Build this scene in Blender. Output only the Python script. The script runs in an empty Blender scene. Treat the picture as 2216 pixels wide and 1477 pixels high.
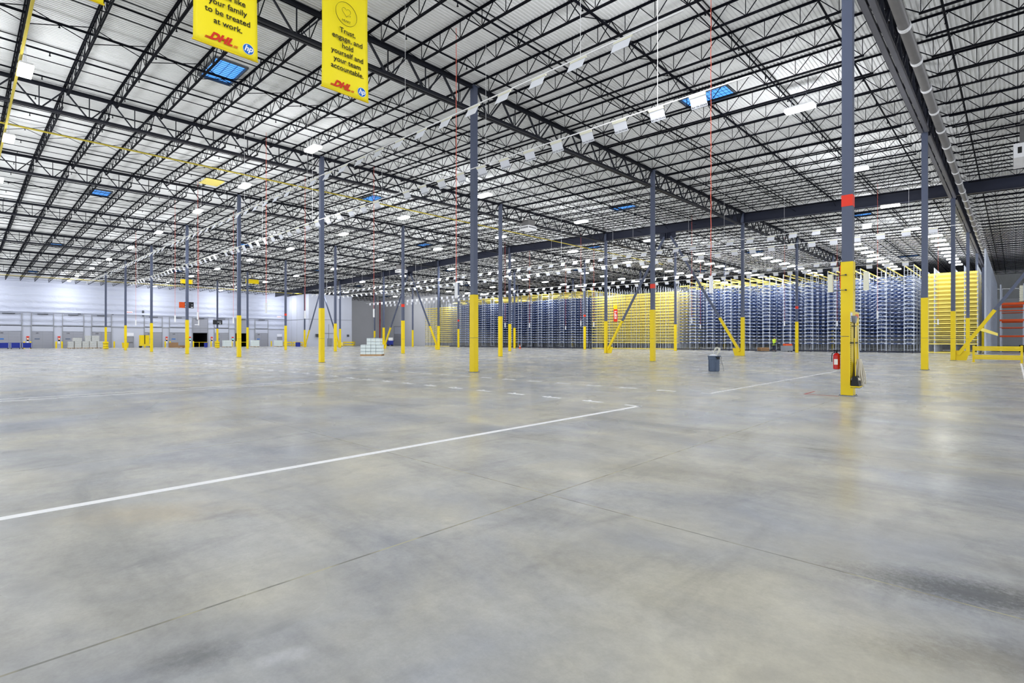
import bpy, bmesh, math, random
from mathutils import Vector, Matrix
random.seed(7)
S = bpy.context.scene
COL = S.collection
PI = math.pi
# ------------------------------------------------------------------ camera
F_PX, HOR = 1140.0, 735.0
TH = 0.76205
CX, CY, CZ = 3.304, -16.791, 1.533
cd = bpy.data.cameras.new('camera'); cam = bpy.data.objects.new('camera', cd); COL.objects.link(cam)
cam.location = (CX, CY, CZ); cam.rotation_euler = (PI/2, 0, TH)
cd.sensor_width = 36.0; cd.lens = 36.0*F_PX/2216.0
cd.shift_y = (HOR-738.5)/2216.0
cd.clip_start = 0.05; cd.clip_end = 600
S.camera = cam
# ------------------------------------------------------------------ world, exposure
w = bpy.data.worlds.new('world'); S.world = w; w.use_nodes = True
bg = w.node_tree.nodes['Background']; bg.inputs[0].default_value = (0.86, 0.92, 1.0, 1); bg.inputs[1].default_value = 1.8
S.view_settings.view_transform = 'Standard'; S.view_settings.look = 'None'
S.view_settings.gamma = 1.0; S.view_settings.use_curve_mapping = False
S.view_settings.exposure = 0.24
S.cycles.use_denoising = True
S.cycles.max_bounces = 4; S.cycles.diffuse_bounces = 3; S.cycles.glossy_bounces = 2
S.cycles.use_light_tree = True
S.cycles.use_adaptive_sampling = True
S.cycles.adaptive_threshold = 0.02
S.cycles.adaptive_min_samples = 16
S.cycles.sample_clamp_indirect = 6.0
LAMP_W, UP_W = 110.0, 460.0
# ------------------------------------------------------------------ grid of the building
A, B = 15.21, 17.02
def gt(x): return 14.15 - 0.0208*abs(x+45.63)      # top of the girders
def deck(x): return gt(x) + 0.13                     # underside of the roof deck
def vis(x, y, z, m=0.12):
    dx, dy = x-CX, y-CY
    d = -dx*math.sin(TH)+dy*math.cos(TH)
    if d < 1.0: return None
    r = dx*math.cos(TH)+dy*math.sin(TH)
    px = 1108+F_PX*r/d; py = HOR-F_PX*(z-CZ)/d
    if px < -2216*m or px > 2216*(1+m) or py < -1477*m or py > 1477*(1+m): return None
    return d
# ------------------------------------------------------------------ materials
def srgb(r, g, b):
    f = lambda c: ((c/255+0.055)/1.055)**2.4 if c > 10 else c/255/12.92
    return (f(r), f(g), f(b), 1)
def mat(name, col, rough=0.5, metal=0.0, var=0.06, scale=3.0, emit=None, es=0.0, bump=0.0, bscale=30, spec=0.5, coat=0.0):
    m = bpy.data.materials.new(name); m.use_nodes = True; nt = m.node_tree; p = nt.nodes['Principled BSDF']
    p.inputs['Roughness'].default_value = rough; p.inputs['Metallic'].default_value = metal
    p.inputs['Specular IOR Level'].default_value = spec
    if coat: p.inputs['Coat Weight'].default_value = coat
    tc = nt.nodes.new('ShaderNodeTexCoord'); nz = nt.nodes.new('ShaderNodeTexNoise'); nz.inputs['Scale'].default_value = scale
    nt.links.new(tc.outputs['Object'], nz.inputs['Vector'])
    mx = nt.nodes.new('ShaderNodeMix'); mx.data_type = 'RGBA'
    mx.inputs[6].default_value = tuple(c*(1-var) for c in col[:3])+(1,); mx.inputs[7].default_value = tuple(min(1, c*(1+var)) for c in col[:3])+(1,)
    nt.links.new(nz.outputs['Fac'], mx.inputs[0]); nt.links.new(mx.outputs[2], p.inputs['Base Color'])
    if bump:
        n2 = nt.nodes.new('ShaderNodeTexNoise'); n2.inputs['Scale'].default_value = bscale; nt.links.new(tc.outputs['Object'], n2.inputs['Vector'])
        b = nt.nodes.new('ShaderNodeBump'); b.inputs['Strength'].default_value = bump; nt.links.new(n2.outputs['Fac'], b.inputs['Height']); nt.links.new(b.outputs[0], p.inputs['Normal'])
    if emit:
        p.inputs['Emission Color'].default_value = emit; p.inputs['Emission Strength'].default_value = es
        m.cycles.emission_sampling = 'FRONT_BACK' if 'lens' in name else 'NONE'
    return m
M = {}
M['steel'] = mat('dark_blue_grey_paint', srgb(82, 89, 110), 0.38, 0.0, 0.06, 1.5)
M['black'] = mat('black_joist_paint', srgb(13, 15, 24), 0.65, 0, 0.1, spec=0.15)
M['girder'] = mat('girder_paint', srgb(30, 32, 41), 0.5, 0, 0.1, spec=0.3)
M['gflange'] = mat('grey_chord_paint', srgb(100, 100, 108), 0.5, 0, 0.1)
M['beam'] = mat('navy_beam_paint', srgb(34, 38, 56), 0.45, 0, 0.08)
M['yellow'] = mat('safety_yellow', srgb(236, 206, 18), 0.38, 0, 0.03, 2, spec=0.4)
M['gas'] = mat('gas_line_yellow', srgb(190, 172, 60), 0.5)
M['yrack'] = mat('rack_yellow', srgb(244, 224, 116), 0.45, 0, 0.08, spec=0.4)
M['red'] = mat('red_band', srgb(225, 50, 25), 0.4)
M['dred'] = mat('extinguisher_red', srgb(190, 20, 22), 0.25)
M['deck'] = mat('white_deck_paint', srgb(240, 241, 241), 0.6, 0, 0.02, 0.7)
M['white'] = mat('white_plastic', srgb(235, 235, 238), 0.4, 0, 0.02)
M['cream'] = mat('cream_strip', srgb(228, 226, 205), 0.45, 0, 0.03)
M['paper'] = mat('white_card', srgb(226, 228, 236), 0.5, 0, 0.02)
M['ink'] = mat('black_ink', srgb(22, 22, 22), 0.6)
M['galv'] = mat('galvanised', srgb(190, 196, 208), 0.35, 0.5, 0.08, 6)
M['clip'] = mat('pale_rack_clip', srgb(216, 224, 240), 0.4, 0, 0.05)
M['blue'] = mat('rack_blue', srgb(42, 66, 120), 0.4, 0, 0.08)
M['dkblue'] = mat('tote_blue', srgb(18, 40, 140), 0.4, 0, 0.1)
M['orange'] = mat('rack_orange', srgb(225, 85, 25), 0.45, 0, 0.08)
M['grey'] = mat('mid_grey', srgb(140, 143, 150), 0.5)
M['dgrey'] = mat('dark_grey', srgb(70, 74, 80), 0.5)
M['bin'] = mat('bin_grey_blue', srgb(82, 96, 118), 0.5, 0, 0.06, 8)
M['pvc'] = mat('grey_pipe', srgb(122, 120, 120), 0.4, 0.2, 0.12, 2)
M['door'] = mat('dock_door_grey', srgb(148, 150, 160), 0.45, 0, 0.03, 1)
M['panel'] = mat('white_wall_panel', srgb(186, 190, 204), 0.5, 0, 0.03, 0.4)
M['wood'] = mat('pallet_wood', srgb(176, 140, 100), 0.8, 0, 0.2, 9)
M['brown'] = mat('cardboard', srgb(150, 118, 88), 0.8, 0, 0.1, 5)
M['carton'] = mat('white_carton', srgb(214, 224, 224), 0.6, 0, 0.05, 4)
M['wrap'] = mat('stretch_wrap', srgb(190, 192, 190), 0.25, 0, 0.22, 4, bump=0.4, bscale=6)
M['tape'] = mat('white_floor_tape', srgb(252, 252, 255), 0.4, 0, 0.02)
M['redtape'] = mat('red_floor_tape', srgb(170, 50, 40), 0.5)
M['skin'] = mat('skin', srgb(190, 140, 115), 0.6)
M['hiviz'] = mat('hi_viz_green', srgb(190, 225, 60), 0.6)
M['trouser'] = mat('navy_cloth', srgb(42, 48, 70), 0.8)
M['hair'] = mat('dark_hair', srgb(45, 35, 30), 0.8)
M['mop'] = mat('mop_cotton', srgb(222, 214, 196), 0.9, 0, 0.15, 12, bump=0.4, bscale=60)
M['rope'] = mat('cream_hose', srgb(228, 226, 214), 0.5)
M['cord'] = mat('red_cord', srgb(235, 110, 90), 0.6)
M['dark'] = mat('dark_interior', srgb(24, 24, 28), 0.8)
M['hpblue'] = mat('hp_blue', srgb(20, 100, 190), 0.5)
M['dhlred'] = mat('dhl_red', srgb(205, 45, 25), 0.5)
M['lamp'] = mat('lamp_lens', (1, 1, 1, 1), 0.4, emit=(0.93, 0.97, 1, 1), es=10.0)
M['lampw'] = mat('warm_lamp_lens', (1, 1, 1, 1), 0.4, emit=(1, 0.95, 0.82, 1), es=9.0)
M['sky'] = mat('skylight_glazing', srgb(60, 140, 230), 0.2, emit=(0.10, 0.36, 0.95, 1), es=1.0)
M['redlamp'] = mat('red_dock_lamp', (1, 0.2, 0.1, 1), 0.4, emit=(1, 0.25, 0.15, 1), es=4.0)
M['greenlamp'] = mat('green_dock_lamp', (0.1, 1, 0.6, 1), 0.4, emit=(0.2, 1, 0.7, 1), es=3.0)
M['screen'] = mat('black_screen', srgb(20, 22, 28), 0.2)
def ribwall():
    m = mat('precast_wall_grey', srgb(196, 197, 202), 0.6, 0, 0.05, 0.3); return m
M['precast'] = ribwall()
def floor_mat():
    m = bpy.data.materials.new('polished_concrete'); m.use_nodes = True; nt = m.node_tree; p = nt.nodes['Principled BSDF']; L = nt.links.new
    g = nt.nodes.new('ShaderNodeNewGeometry'); sp = nt.nodes.new('ShaderNodeSeparateXYZ'); L(g.outputs['Position'], sp.inputs[0])
    def noise(sc, det, sx=1, sy=1, rough=0.55, dist=0.0, rot=0.0):
        mp = nt.nodes.new('ShaderNodeMapping'); mp.inputs['Scale'].default_value = (sx, sy, 1); mp.inputs['Rotation'].default_value = (0, 0, rot); L(g.outputs['Position'], mp.inputs[0])
        n = nt.nodes.new('ShaderNodeTexNoise'); n.inputs['Scale'].default_value = sc; n.inputs['Detail'].default_value = det; n.inputs['Roughness'].default_value = rough; n.inputs['Distortion'].default_value = dist
        L(mp.outputs[0], n.inputs['Vector']); return n.outputs['Fac']
    def ramp(v, a, b, ca, cb):
        r = nt.nodes.new('ShaderNodeValToRGB'); r.color_ramp.elements[0].position = a; r.color_ramp.elements[1].position = b
        r.color_ramp.elements[0].color = ca; r.color_ramp.elements[1].color = cb; L(v, r.inputs[0]); return r.outputs[0]
    def mix(f, a, b, mode='MIX'):
        x = nt.nodes.new('ShaderNodeMix'); x.data_type = 'RGBA'; x.blend_type = mode
        if isinstance(f, float): x.inputs[0].default_value = f
        else: L(f, x.inputs[0])
        for i, v in ((6, a), (7, b)):
            if isinstance(v, tuple): x.inputs[i].default_value = v
            else: L(v, x.inputs[i])
        return x.outputs[2]
    def math_(op, a, b=None):
        n = nt.nodes.new('ShaderNodeMath'); n.operation = op
        for i, v in ((0, a), (1, b)):
            if v is None: continue
            if isinstance(v, (int, float)): n.inputs[i].default_value = v
            else: L(v, n.inputs[i])
        return n.outputs[0]
    W = (1, 1, 1, 1)
    base = ramp(noise(0.30, 5, dist=0.8), 0.38, 0.64, srgb(184, 186, 191), srgb(208, 203, 188))
    base = mix(0.8, base, ramp(noise(0.7, 7, 0.5, 1.5, 0.65, 0.6, 0.76), 0.35, 0.65, (0.84, 0.85, 0.88, 1), (1.10, 1.09, 1.06, 1)), 'MULTIPLY')
    base = mix(0.55, base, ramp(noise(1.1, 6), 0.3, 0.7, (0.68, 0.69, 0.71, 1), (1.12, 1.12, 1.10, 1)), 'MULTIPLY')
    base = mix(0.5, base, ramp(noise(9, 8, rough=0.7), 0.33, 0.62, (0.80, 0.80, 0.80, 1), (1.06, 1.06, 1.06, 1)), 'MULTIPLY')
    base = mix(0.3, base, ramp(noise(45, 4, rough=0.8), 0.36, 0.6, (0.84, 0.84, 0.83, 1), (1.05, 1.05, 1.05, 1)), 'MULTIPLY')
    # tyre scuffs and dark dirt, stretched along the drive directions
    sc = ramp(noise(0.55, 5, 0.35, 1.6, 0.6, 0.4, 0.5), 0.52, 0.75, W, (0.66, 0.67, 0.70, 1))
    base = mix(0.9, base, sc, 'MULTIPLY')
    sc2 = ramp(noise(1.9, 5, 1.0, 0.35, 0.6, 0.6, 0.15), 0.54, 0.74, W, (0.72, 0.72, 0.74, 1))
    base = mix(0.8, base, sc2, 'MULTIPLY')
    # worn dark patch near the right edge of the floor by the joint
    def blob(x, y, rx, ry, rot, col, nsc=5.0):
        mp = nt.nodes.new('ShaderNodeMapping'); mp.vector_type = 'TEXTURE'; mp.inputs['Location'].default_value = (x, y, 0); mp.inputs['Rotation'].default_value = (0, 0, rot); mp.inputs['Scale'].default_value = (rx, ry, 1)
        L(g.outputs['Position'], mp.inputs[0]); ln = nt.nodes.new('ShaderNodeVectorMath'); ln.operation = 'LENGTH'; L(mp.outputs[0], ln.inputs[0])
        v = math_('MAXIMUM', math_('SUBTRACT', 1.15, ln.outputs['Value']), 0.0); v = math_('MULTIPLY', v, noise(nsc, 8, rough=0.8)); 
        return ramp(v, 0.16, 0.48, W, col)
    for a in ((3.15, -12.55, 1.1, 0.40, 0.25, (0.42, 0.42, 0.42, 1), 26.0), (3.25, -13.35, 0.9, 0.3, 0.5, (0.72, 0.7, 0.67, 1), 20.0), (0.45, -16.0, 0.35, 0.2, 0.9, (0.7, 0.7, 0.7, 1), 22.0), (-2.2, -15.6, 1.2, 0.5, 0.9, (1.0, 0.93, 0.82, 1), 3.0), (1.4, -8.5, 0.7, 0.4, 0.4, (0.8, 0.8, 0.8, 1), 8.0)):
        base = mix(1.0, base, blob(*a), 'MULTIPLY')
    for a in ((0.75, -15.7, 0.22, 0.10, 1.2, (1.25, 1.25, 1.27, 1), 6.0), (0.95, -15.9, 0.3, 0.1, 0.6, (1.2, 1.2, 1.22, 1), 6.0)):
        base = mix(1.0, base, blob(*a), 'MULTIPLY')
    # saw cut joints
    def joint(v, off, pitch, hw):
        t = math_('ADD', v, off); t = math_('PINGPONG', t, pitch/2.0); return math_('LESS_THAN', t, hw)
    nj = noise(3.0, 3)
    jx = joint(sp.outputs[0], 0.04, 5.07, 0.009); jy = joint(sp.outputs[1], 12.76+4.255*20, 4.255, 0.007)
    jj = math_('MAXIMUM', jx, jy)
    base = mix(math_('MULTIPLY', jj, 0.75), base, ramp(nj, 0.42, 0.6, srgb(112, 112, 104), srgb(190, 184, 150)))
    L(base, p.inputs['Base Color'])
    ro = ramp(noise(0.6, 1, rough=0.4), 0.3, 0.7, (0.20, 0.20, 0.20, 1), (0.32, 0.32, 0.32, 1)); L(ro, p.inputs['Roughness'])
    p.inputs['Specular IOR Level'].default_value = 0.42
    b = nt.nodes.new('ShaderNodeBump'); b.inputs['Strength'].default_value = 0.03; b.inputs['Distance'].default_value = 0.01; L(noise(5, 3), b.inputs['Height']); L(b.outputs[0], p.inputs['Normal'])
    return m
M['floor'] = floor_mat()
def foil_mat():
    m = bpy.data.materials.new('white_insulation_facing'); m.use_nodes = True; nt = m.node_tree; p = nt.nodes['Principled BSDF']; L = nt.links.new
    p.inputs['Base Color'].default_value = srgb(184, 189, 206); p.inputs['Roughness'].default_value = 0.38; p.inputs['Specular IOR Level'].default_value = 0.7
    g = nt.nodes.new('ShaderNodeNewGeometry')
    mp = nt.nodes.new('ShaderNodeMapping'); mp.inputs['Scale'].default_value = (1, 0.35, 1.0); L(g.outputs['Position'], mp.inputs[0])
    n = nt.nodes.new('ShaderNodeTexNoise'); n.inputs['Scale'].default_value = 1.1; n.inputs['Detail'].default_value = 6; n.inputs['Distortion'].default_value = 1.5; L(mp.outputs[0], n.inputs['Vector'])
    mp2 = nt.nodes.new('ShaderNodeMapping'); mp2.inputs['Scale'].default_value = (1, 0.05, 0.9); L(g.outputs['Position'], mp2.inputs[0])
    v = nt.nodes.new('ShaderNodeTexWave'); v.bands_direction = 'Z'; v.inputs['Scale'].default_value = 0.3; v.inputs['Distortion'].default_value = 1.0; L(mp2.outputs[0], v.inputs['Vector'])
    a = nt.nodes.new('ShaderNodeMath'); a.operation = 'MULTIPLY_ADD'; L(n.outputs['Fac'], a.inputs[0]); a.inputs[1].default_value = 1.4; L(v.outputs['Fac'], a.inputs[2])
    b = nt.nodes.new('ShaderNodeBump'); b.inputs['Strength'].default_value = 0.5; b.inputs['Distance'].default_value = 0.3; L(a.outputs[0], b.inputs['Height']); L(b.outputs[0], p.inputs['Normal'])
    return m
M['foil'] = foil_mat()
def banner_mat():
    m = mat('yellow_banner_vinyl', srgb(244, 224, 30), 0.35, 0, 0.04, 1.2, bump=0.25, bscale=2.5); return m
M['banner'] = banner_mat()
# ------------------------------------------------------------------ mesh builder
class MB:
    def __init__(s): s.v = []; s.f = []; s.mi = []; s.cur = 0
    def add(s, vs, fs):
        o = len(s.v); s.v += [tuple(v) for v in vs]; s.f += [tuple(i+o for i in f) for f in fs]; s.mi += [s.cur]*len(fs); return s
    def box(s, c, d, rz=0.0):
        x, y, z = d[0]/2, d[1]/2, d[2]/2
        P = [(-x, -y, -z), (x, -y, -z), (x, y, -z), (-x, y, -z), (-x, -y, z), (x, -y, z), (x, y, z), (-x, y, z)]
        cr, sr = math.cos(rz), math.sin(rz)
        P = [(c[0]+a*cr-b*sr, c[1]+a*sr+b*cr, c[2]+e) for a, b, e in P]
        return s.add(P, [(0, 3, 2, 1), (4, 5, 6, 7), (0, 1, 5, 4), (1, 2, 6, 5), (2, 3, 7, 6), (3, 0, 4, 7)])
    def bb(s, x0, x1, y0, y1, z0, z1): return s.box(((x0+x1)/2, (y0+y1)/2, (z0+z1)/2), (abs(x1-x0), abs(y1-y0), abs(z1-z0)))
    def bar(s, p, q, w, h=None, up=(0, 0, 1)):
        h = h or w; p = Vector(p); q = Vector(q); d = (q-p).normalized(); u = Vector(up)
        if abs(d.dot(u)) > 0.98: u = Vector((0, 1, 0))
        r = d.cross(u).normalized(); u = r.cross(d)
        P = []
        for e in (p, q):
            for a, b in ((-1, -1), (1, -1), (1, 1), (-1, 1)): P.append(e+r*a*w/2+u*b*h/2)
        return s.add(P, [(3, 2, 1, 0), (4, 5, 6, 7), (0, 1, 5, 4), (1, 2, 6, 5), (2, 3, 7, 6), (3, 0, 4, 7)])
    def cyl(s, p, q, r, n=10, r2=None):
        r2 = r if r2 is None else r2; p = Vector(p); q = Vector(q); d = (q-p).normalized(); u = Vector((0, 0, 1))
        if abs(d.dot(u)) > 0.98: u = Vector((0, 1, 0))
        a = d.cross(u).normalized(); b = a.cross(d)
        P = []
        for e, rr in ((p, r), (q, r2)):
            for i in range(n):
                t = 2*PI*i/n; P.append(e+a*math.cos(t)*rr+b*math.sin(t)*rr)
        F = [(i, (i+1) % n, n+(i+1) % n, n+i) for i in range(n)]+[tuple(range(n-1, -1, -1)), tuple(range(n, 2*n))]
        return s.add(P, F)
    def tube(s, pts, r, n=6):
        for a, b in zip(pts, pts[1:]): s.cyl(a, b, r, n)
        return s
    def lathe(s, prof, c=(0, 0, 0), n=20, sx=1, sy=1):
        P = []; F = []
        for r, z in prof:
            for i in range(n):
                t = 2*PI*i/n; P.append((c[0]+r*sx*math.cos(t), c[1]+r*sy*math.sin(t), c[2]+z))
        for k in range(len(prof)-1):
            for i in range(n): F.append((k*n+i, k*n+(i+1) % n, (k+1)*n+(i+1) % n, (k+1)*n+i))
        F.append(tuple(range(n-1, -1, -1))); F.append(tuple(range((len(prof)-1)*n, len(prof)*n)))
        return s.add(P, F)
    def mesh(s, name, mats):
        me = bpy.data.meshes.new(name); me.from_pydata(s.v, [], s.f)
        for m in (mats if isinstance(mats, (list, tuple)) else [mats]): me.materials.append(M[m] if isinstance(m, str) else m)
        if any(s.mi): me.polygons.foreach_set('material_index', s.mi)
        me.update(); return me
def link(name, me, parent=None, loc=None):
    o = bpy.data.objects.new(name, me); COL.objects.link(o)
    if parent: o.parent = parent
    if loc: o.location = loc
    return o
def part(name, mb, m, parent, label=None, smooth=False):
    me = mb if isinstance(mb, bpy.types.Mesh) else mb.mesh(name, m)
    o = link(name, me, parent)
    if smooth: me.polygons.foreach_set('use_smooth', [True]*len(me.polygons))
    if label: o['label'] = label
    return o
def tag(o, label, cat, group=None, kind=None):
    o['label'] = label; o['category'] = cat
    if group: o['group'] = group
    o['kind'] = kind or 'thing'
    return o
def thing(name, label, cat, loc=(0, 0, 0), rz=0.0, group=None):
    o = bpy.data.objects.new(name, None); COL.objects.link(o); o.location = loc; o.rotation_euler = (0, 0, rz); o['kind'] = 'thing'
    return tag(o, label, cat, group)
def single(name, mb, m, label, cat, group=None, loc=None, kind=None):
    return tag(link(name, mb if isinstance(mb, bpy.types.Mesh) else mb.mesh(name, m), None, loc), label, cat, group, kind)
def struct(name, mb, m):
    o = link(name, mb.mesh(name, m)); o['kind'] = 'structure'; return o
def text_mesh(txt, size, ext=0.0, shear=0.0, bold=0.0, align='CENTER', spacing=1.0, line=1.0):
    c = bpy.data.curves.new('txt', 'FONT'); c.body = txt; c.size = size; c.align_x = align; c.align_y = 'CENTER'; c.shear = shear; c.offset = bold; c.extrude = ext; c.space_character = spacing; c.space_line = line; c.resolution_u = 3
    o = bpy.data.objects.new('txt', c); COL.objects.link(o); dg = bpy.context.evaluated_depsgraph_get()
    me = bpy.data.meshes.new_from_object(o.evaluated_get(dg)); bpy.data.objects.remove(o); return me
def text_part(name, txt, size, m, parent, mtx, **k):
    me = text_mesh(txt, size, **k); me.transform(mtx); me.materials.clear(); me.materials.append(M[m]); return part(name, me, None, parent)
W1 = ['first', 'second', 'third', 'fourth', 'fifth', 'sixth', 'seventh', 'eighth', 'ninth', 'tenth', 'eleventh', 'twelfth', 'thirteenth', 'fourteenth', 'fifteenth', 'sixteenth', 'seventeenth', 'eighteenth', 'nineteenth']
TENS = {20: ('twenty', 'twentieth'), 30: ('thirty', 'thirtieth'), 40: ('forty', 'fortieth'), 50: ('fifty', 'fiftieth'), 60: ('sixty', 'sixtieth'), 70: ('seventy', 'seventieth'), 80: ('eighty', 'eightieth'), 90: ('ninety', 'ninetieth')}
def ordn(n):
    if n < 20: return W1[n-1]
    t = n//10*10
    return TENS[t][1] if n == t else TENS[t][0]+'-'+W1[n-t-1]
# ------------------------------------------------------------------ floor, walls
YB, YF, XL, XR = -60.0, 190.0, -125.0, 45.0
struct('floor', MB().bb(XL-8, XR, YB, YF, -0.2, 0.0), 'floor')
# dock wall: grey-white lower panels, quilted facing above, openings for the two raised doors
OPEN = [(17.87, 20.74), (26.43, 29.23)]
mb = MB(); lo = YB
for a, b in OPEN: mb.bb(XL-0.25, XL, lo, a, 0, 4.1); mb.bb(XL-0.25, XL, a, b, 3.05, 4.1); lo = b
mb.bb(XL-0.25, XL, lo, 64.6, 0, 4.1)
struct('wall_dock', mb, 'panel')
struct('wall_dock_upper', MB().bb(XL-0.25, XL+0.04, YB, 64.6, 4.1, 12.75), 'foil')
struct('trim_1', MB().bb(XL+0.04, XL+0.12, YB, 38, 4.02, 4.16), 'grey')
struct('trim_2', MB().bb(XL+0.04, XL+0.16, YB, 38, 11.75, 12.0), 'foil')
mb = MB().bb(XL, XL+0.3, YB, 38, 6.55, 6.95)
struct('trim_3', mb, 'foil')
mb = MB().bb(-125, -113, 38, 48.8, 0, 12.05)
struct('wall_office_block', mb, 'panel')
mb = MB()
for y in (41.4, 44.8): mb.bb(-113.0, -112.985, y-0.02, y+0.02, 0, 12.0)
for x in (-122, -119, -116): mb.bb(x-0.02, x+0.02, 37.985, 38.0, 0, 12.0)
mb.bb(-125, -112.9, 37.93, 38.0, 6.25, 6.33); mb.bb(-113, -112.93, 38, 48.8, 6.25, 6.31)
struct('trim_4', mb, 'grey')
struct('wall_end', MB().bb(-125, -99, 64.6, 64.85, 0, 13.2), 'precast')
struct('wall_rear_grey', MB().bb(XL, XL+0.06, 48.8, 64.6, 0, 12.75), 'precast')
struct('wall_end_return', MB().bb(-99.2, -99, 64.6, YF, 0, 13.4), 'precast')
struct('wall_far', MB().bb(-99, XR, YF-0.3, YF, 0, 13.6), 'precast')
# ------------------------------------------------------------------ skylights and ribbed deck
SKY = []
for i in range(-2, 8):
    for j in range(-3, 8):
        if (i+j) % 2 == 0: SKY.append((-A*(i+0.5), B*(j+0.5), i, j))
PITCH = 0.152
def deck_mesh():
    mb = MB(); x = XR; prof = [(0.0, 0.0), (0.055, 0.0), (0.075, 0.04), (0.132, 0.04), (PITCH, 0.0)]
    while x > XL-0.2:
        ivs = [(-45.0, 150.0)]
        for sx, sy, i, j in SKY:
            if abs(x-PITCH/2-sx) < 1.14+PITCH/2:
                n = []
                for a, b in ivs:
                    if a < sy-0.63 and b > sy+0.63: n += [(a, sy-0.63), (sy+0.63, b)]
                    else: n.append((a, b))
                ivs = n
        for a, b in ivs:
            P = []
            for y in (a, b):
                for px, pz in prof: P.append((x-px, y, deck(x-px)+pz))
            mb.add(P, [(k, k+1, k+6, k+5) for k in range(4)])
        x -= PITCH
    mb.bb(-125, XR, YB, -45, 14.4, 14.5)
    return mb
struct('ceiling', deck_mesh(), 'deck')
struct('ceiling_far', MB().add([(XR, 150, deck(XR)), (-45.63, 150, deck(-45.63)), (-45.63, YF, deck(-45.63)), (XR, YF, deck(XR)), (-99, 150, deck(-99)), (-99, YF, deck(-99))], [(0, 1, 2, 3), (1, 4, 5, 2)]), 'deck')
cb = MB()
for s in (-1, 1): cb.bb(-1.19, 1.19, s*0.66-0.03, s*0.66+0.03, -0.10, 0.42); cb.bb(s*1.16-0.03, s*1.16+0.03, -0.66, 0.66, -0.10, 0.42)
me_curb = cb.mesh('curb', 'dgrey')
me_pane = MB().bb(-1.14, 1.14, -0.64, 0.64, 0.03, 0.05).mesh('glazing', 'sky')
gb = MB()
for k in range(1, 12): gb.bb(-1.14+k*0.19-0.006, -1.14+k*0.19+0.006, -0.64, 0.64, -0.012, 0.0)
for k in range(1, 4): gb.bb(-1.14, 1.14, -0.64+k*0.32-0.006, -0.64+k*0.32+0.006, 0.0, 0.012)
me_grid = gb.mesh('fall_grid', 'black')
for sx, sy, i, j in SKY:
    if vis(sx, sy, 13.8, 0.03) is None: continue
    rowname = {-1: 'before the first column row', 0: 'between first and second column rows', 1: 'between second and braced column rows', 2: 'just beyond the braced column row'}.get(j, 'over the storage racks, %s strip back' % W1[max(0, j-3)])
    t = thing('skylight', 'blue skylight %s, %s bay from the pipe girder' % (rowname, W1[max(i, 0)]), 'skylight', (sx, sy, deck(sx)), 0, 'blue roof skylights')
    part('curb', me_curb, None, t); part('glazing', me_pane, None, t); part('fall_grid', me_grid, None, t)
# ------------------------------------------------------------------ columns
ROW = ['first', 'second', 'braced third', 'fourth', 'fifth', 'sixth', 'seventh']
cw = 0.125
def shaft(h):
    mb = MB().bb(-cw, cw, -cw, cw, 0.02, h-0.03); mb.bb(-0.19, 0.19, -0.19, 0.19, h-0.03, h); return mb.mesh('shaft', 'steel')
me_shaft = {i: shaft(gt(-A*i)-(1.25 if False else 0.02)) for i in range(-1, 9)}
g = MB()
for a, b in ((0.03, 1.62), (1.635, 3.66)): g.bb(-0.145, 0.145, -0.145, 0.145, a, b)
me_guard = g.mesh('yellow_guard', 'yellow')
g = MB().bb(-0.19, 0.19, -0.19, 0.19, 0.0, 0.02)
for a in (-1, 1):
    for b in (-1, 1): g.cyl((a*0.165, b*0.165, 0.02), (a*0.165, b*0.165, 0.05), 0.012, 6)
me_base = g.mesh('base_plate', 'grey')
me_band = MB().bb(-cw-0.006, cw+0.006, -cw-0.006, cw+0.006, 5.17, 5.48).mesh('red_band', 'red')
REDS = {(0, 0), (1, 1), (3, 1), (1, 3), (5, 1), (3, 3), (5, 3)}
for j in range(0, 7):
    for i in range(-1, 8):
        x, y = -A*i, B*j
        if vis(x, y, 3, 0.01) is None and vis(x, y, 8, 0.01) is None: continue
        if j >= 4 and i >= 1 and j > 4: continue
        if x < -99 and y > 60: continue
        if j == 0 and i == 0: lb = 'nearest yellow-sleeved column with a red band, carrying mop, broom and extinguisher'
        elif i < 0: lb = 'grey and yellow column behind the racks, right of the guard rail, %s row' % ROW[j]
        elif i == 0: lb = 'yellow-sleeved grey column under the pipe girder, in the %s row' % ROW[j]
        else: lb = 'yellow-sleeved grey column, %s from the pipe girder in the %s row' % (W1[i], ROW[j])
        t = thing('steel_column', lb, 'column', (x, y, 0), 0, 'building columns')
        part('shaft', me_shaft[i], None, t); part('yellow_guard', me_guard, None, t, 'safety yellow sleeve'); part('base_plate', me_base, None, t)
        if (i, j) in REDS: part('red_band', me_band, None, t, 'red marker band')
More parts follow.
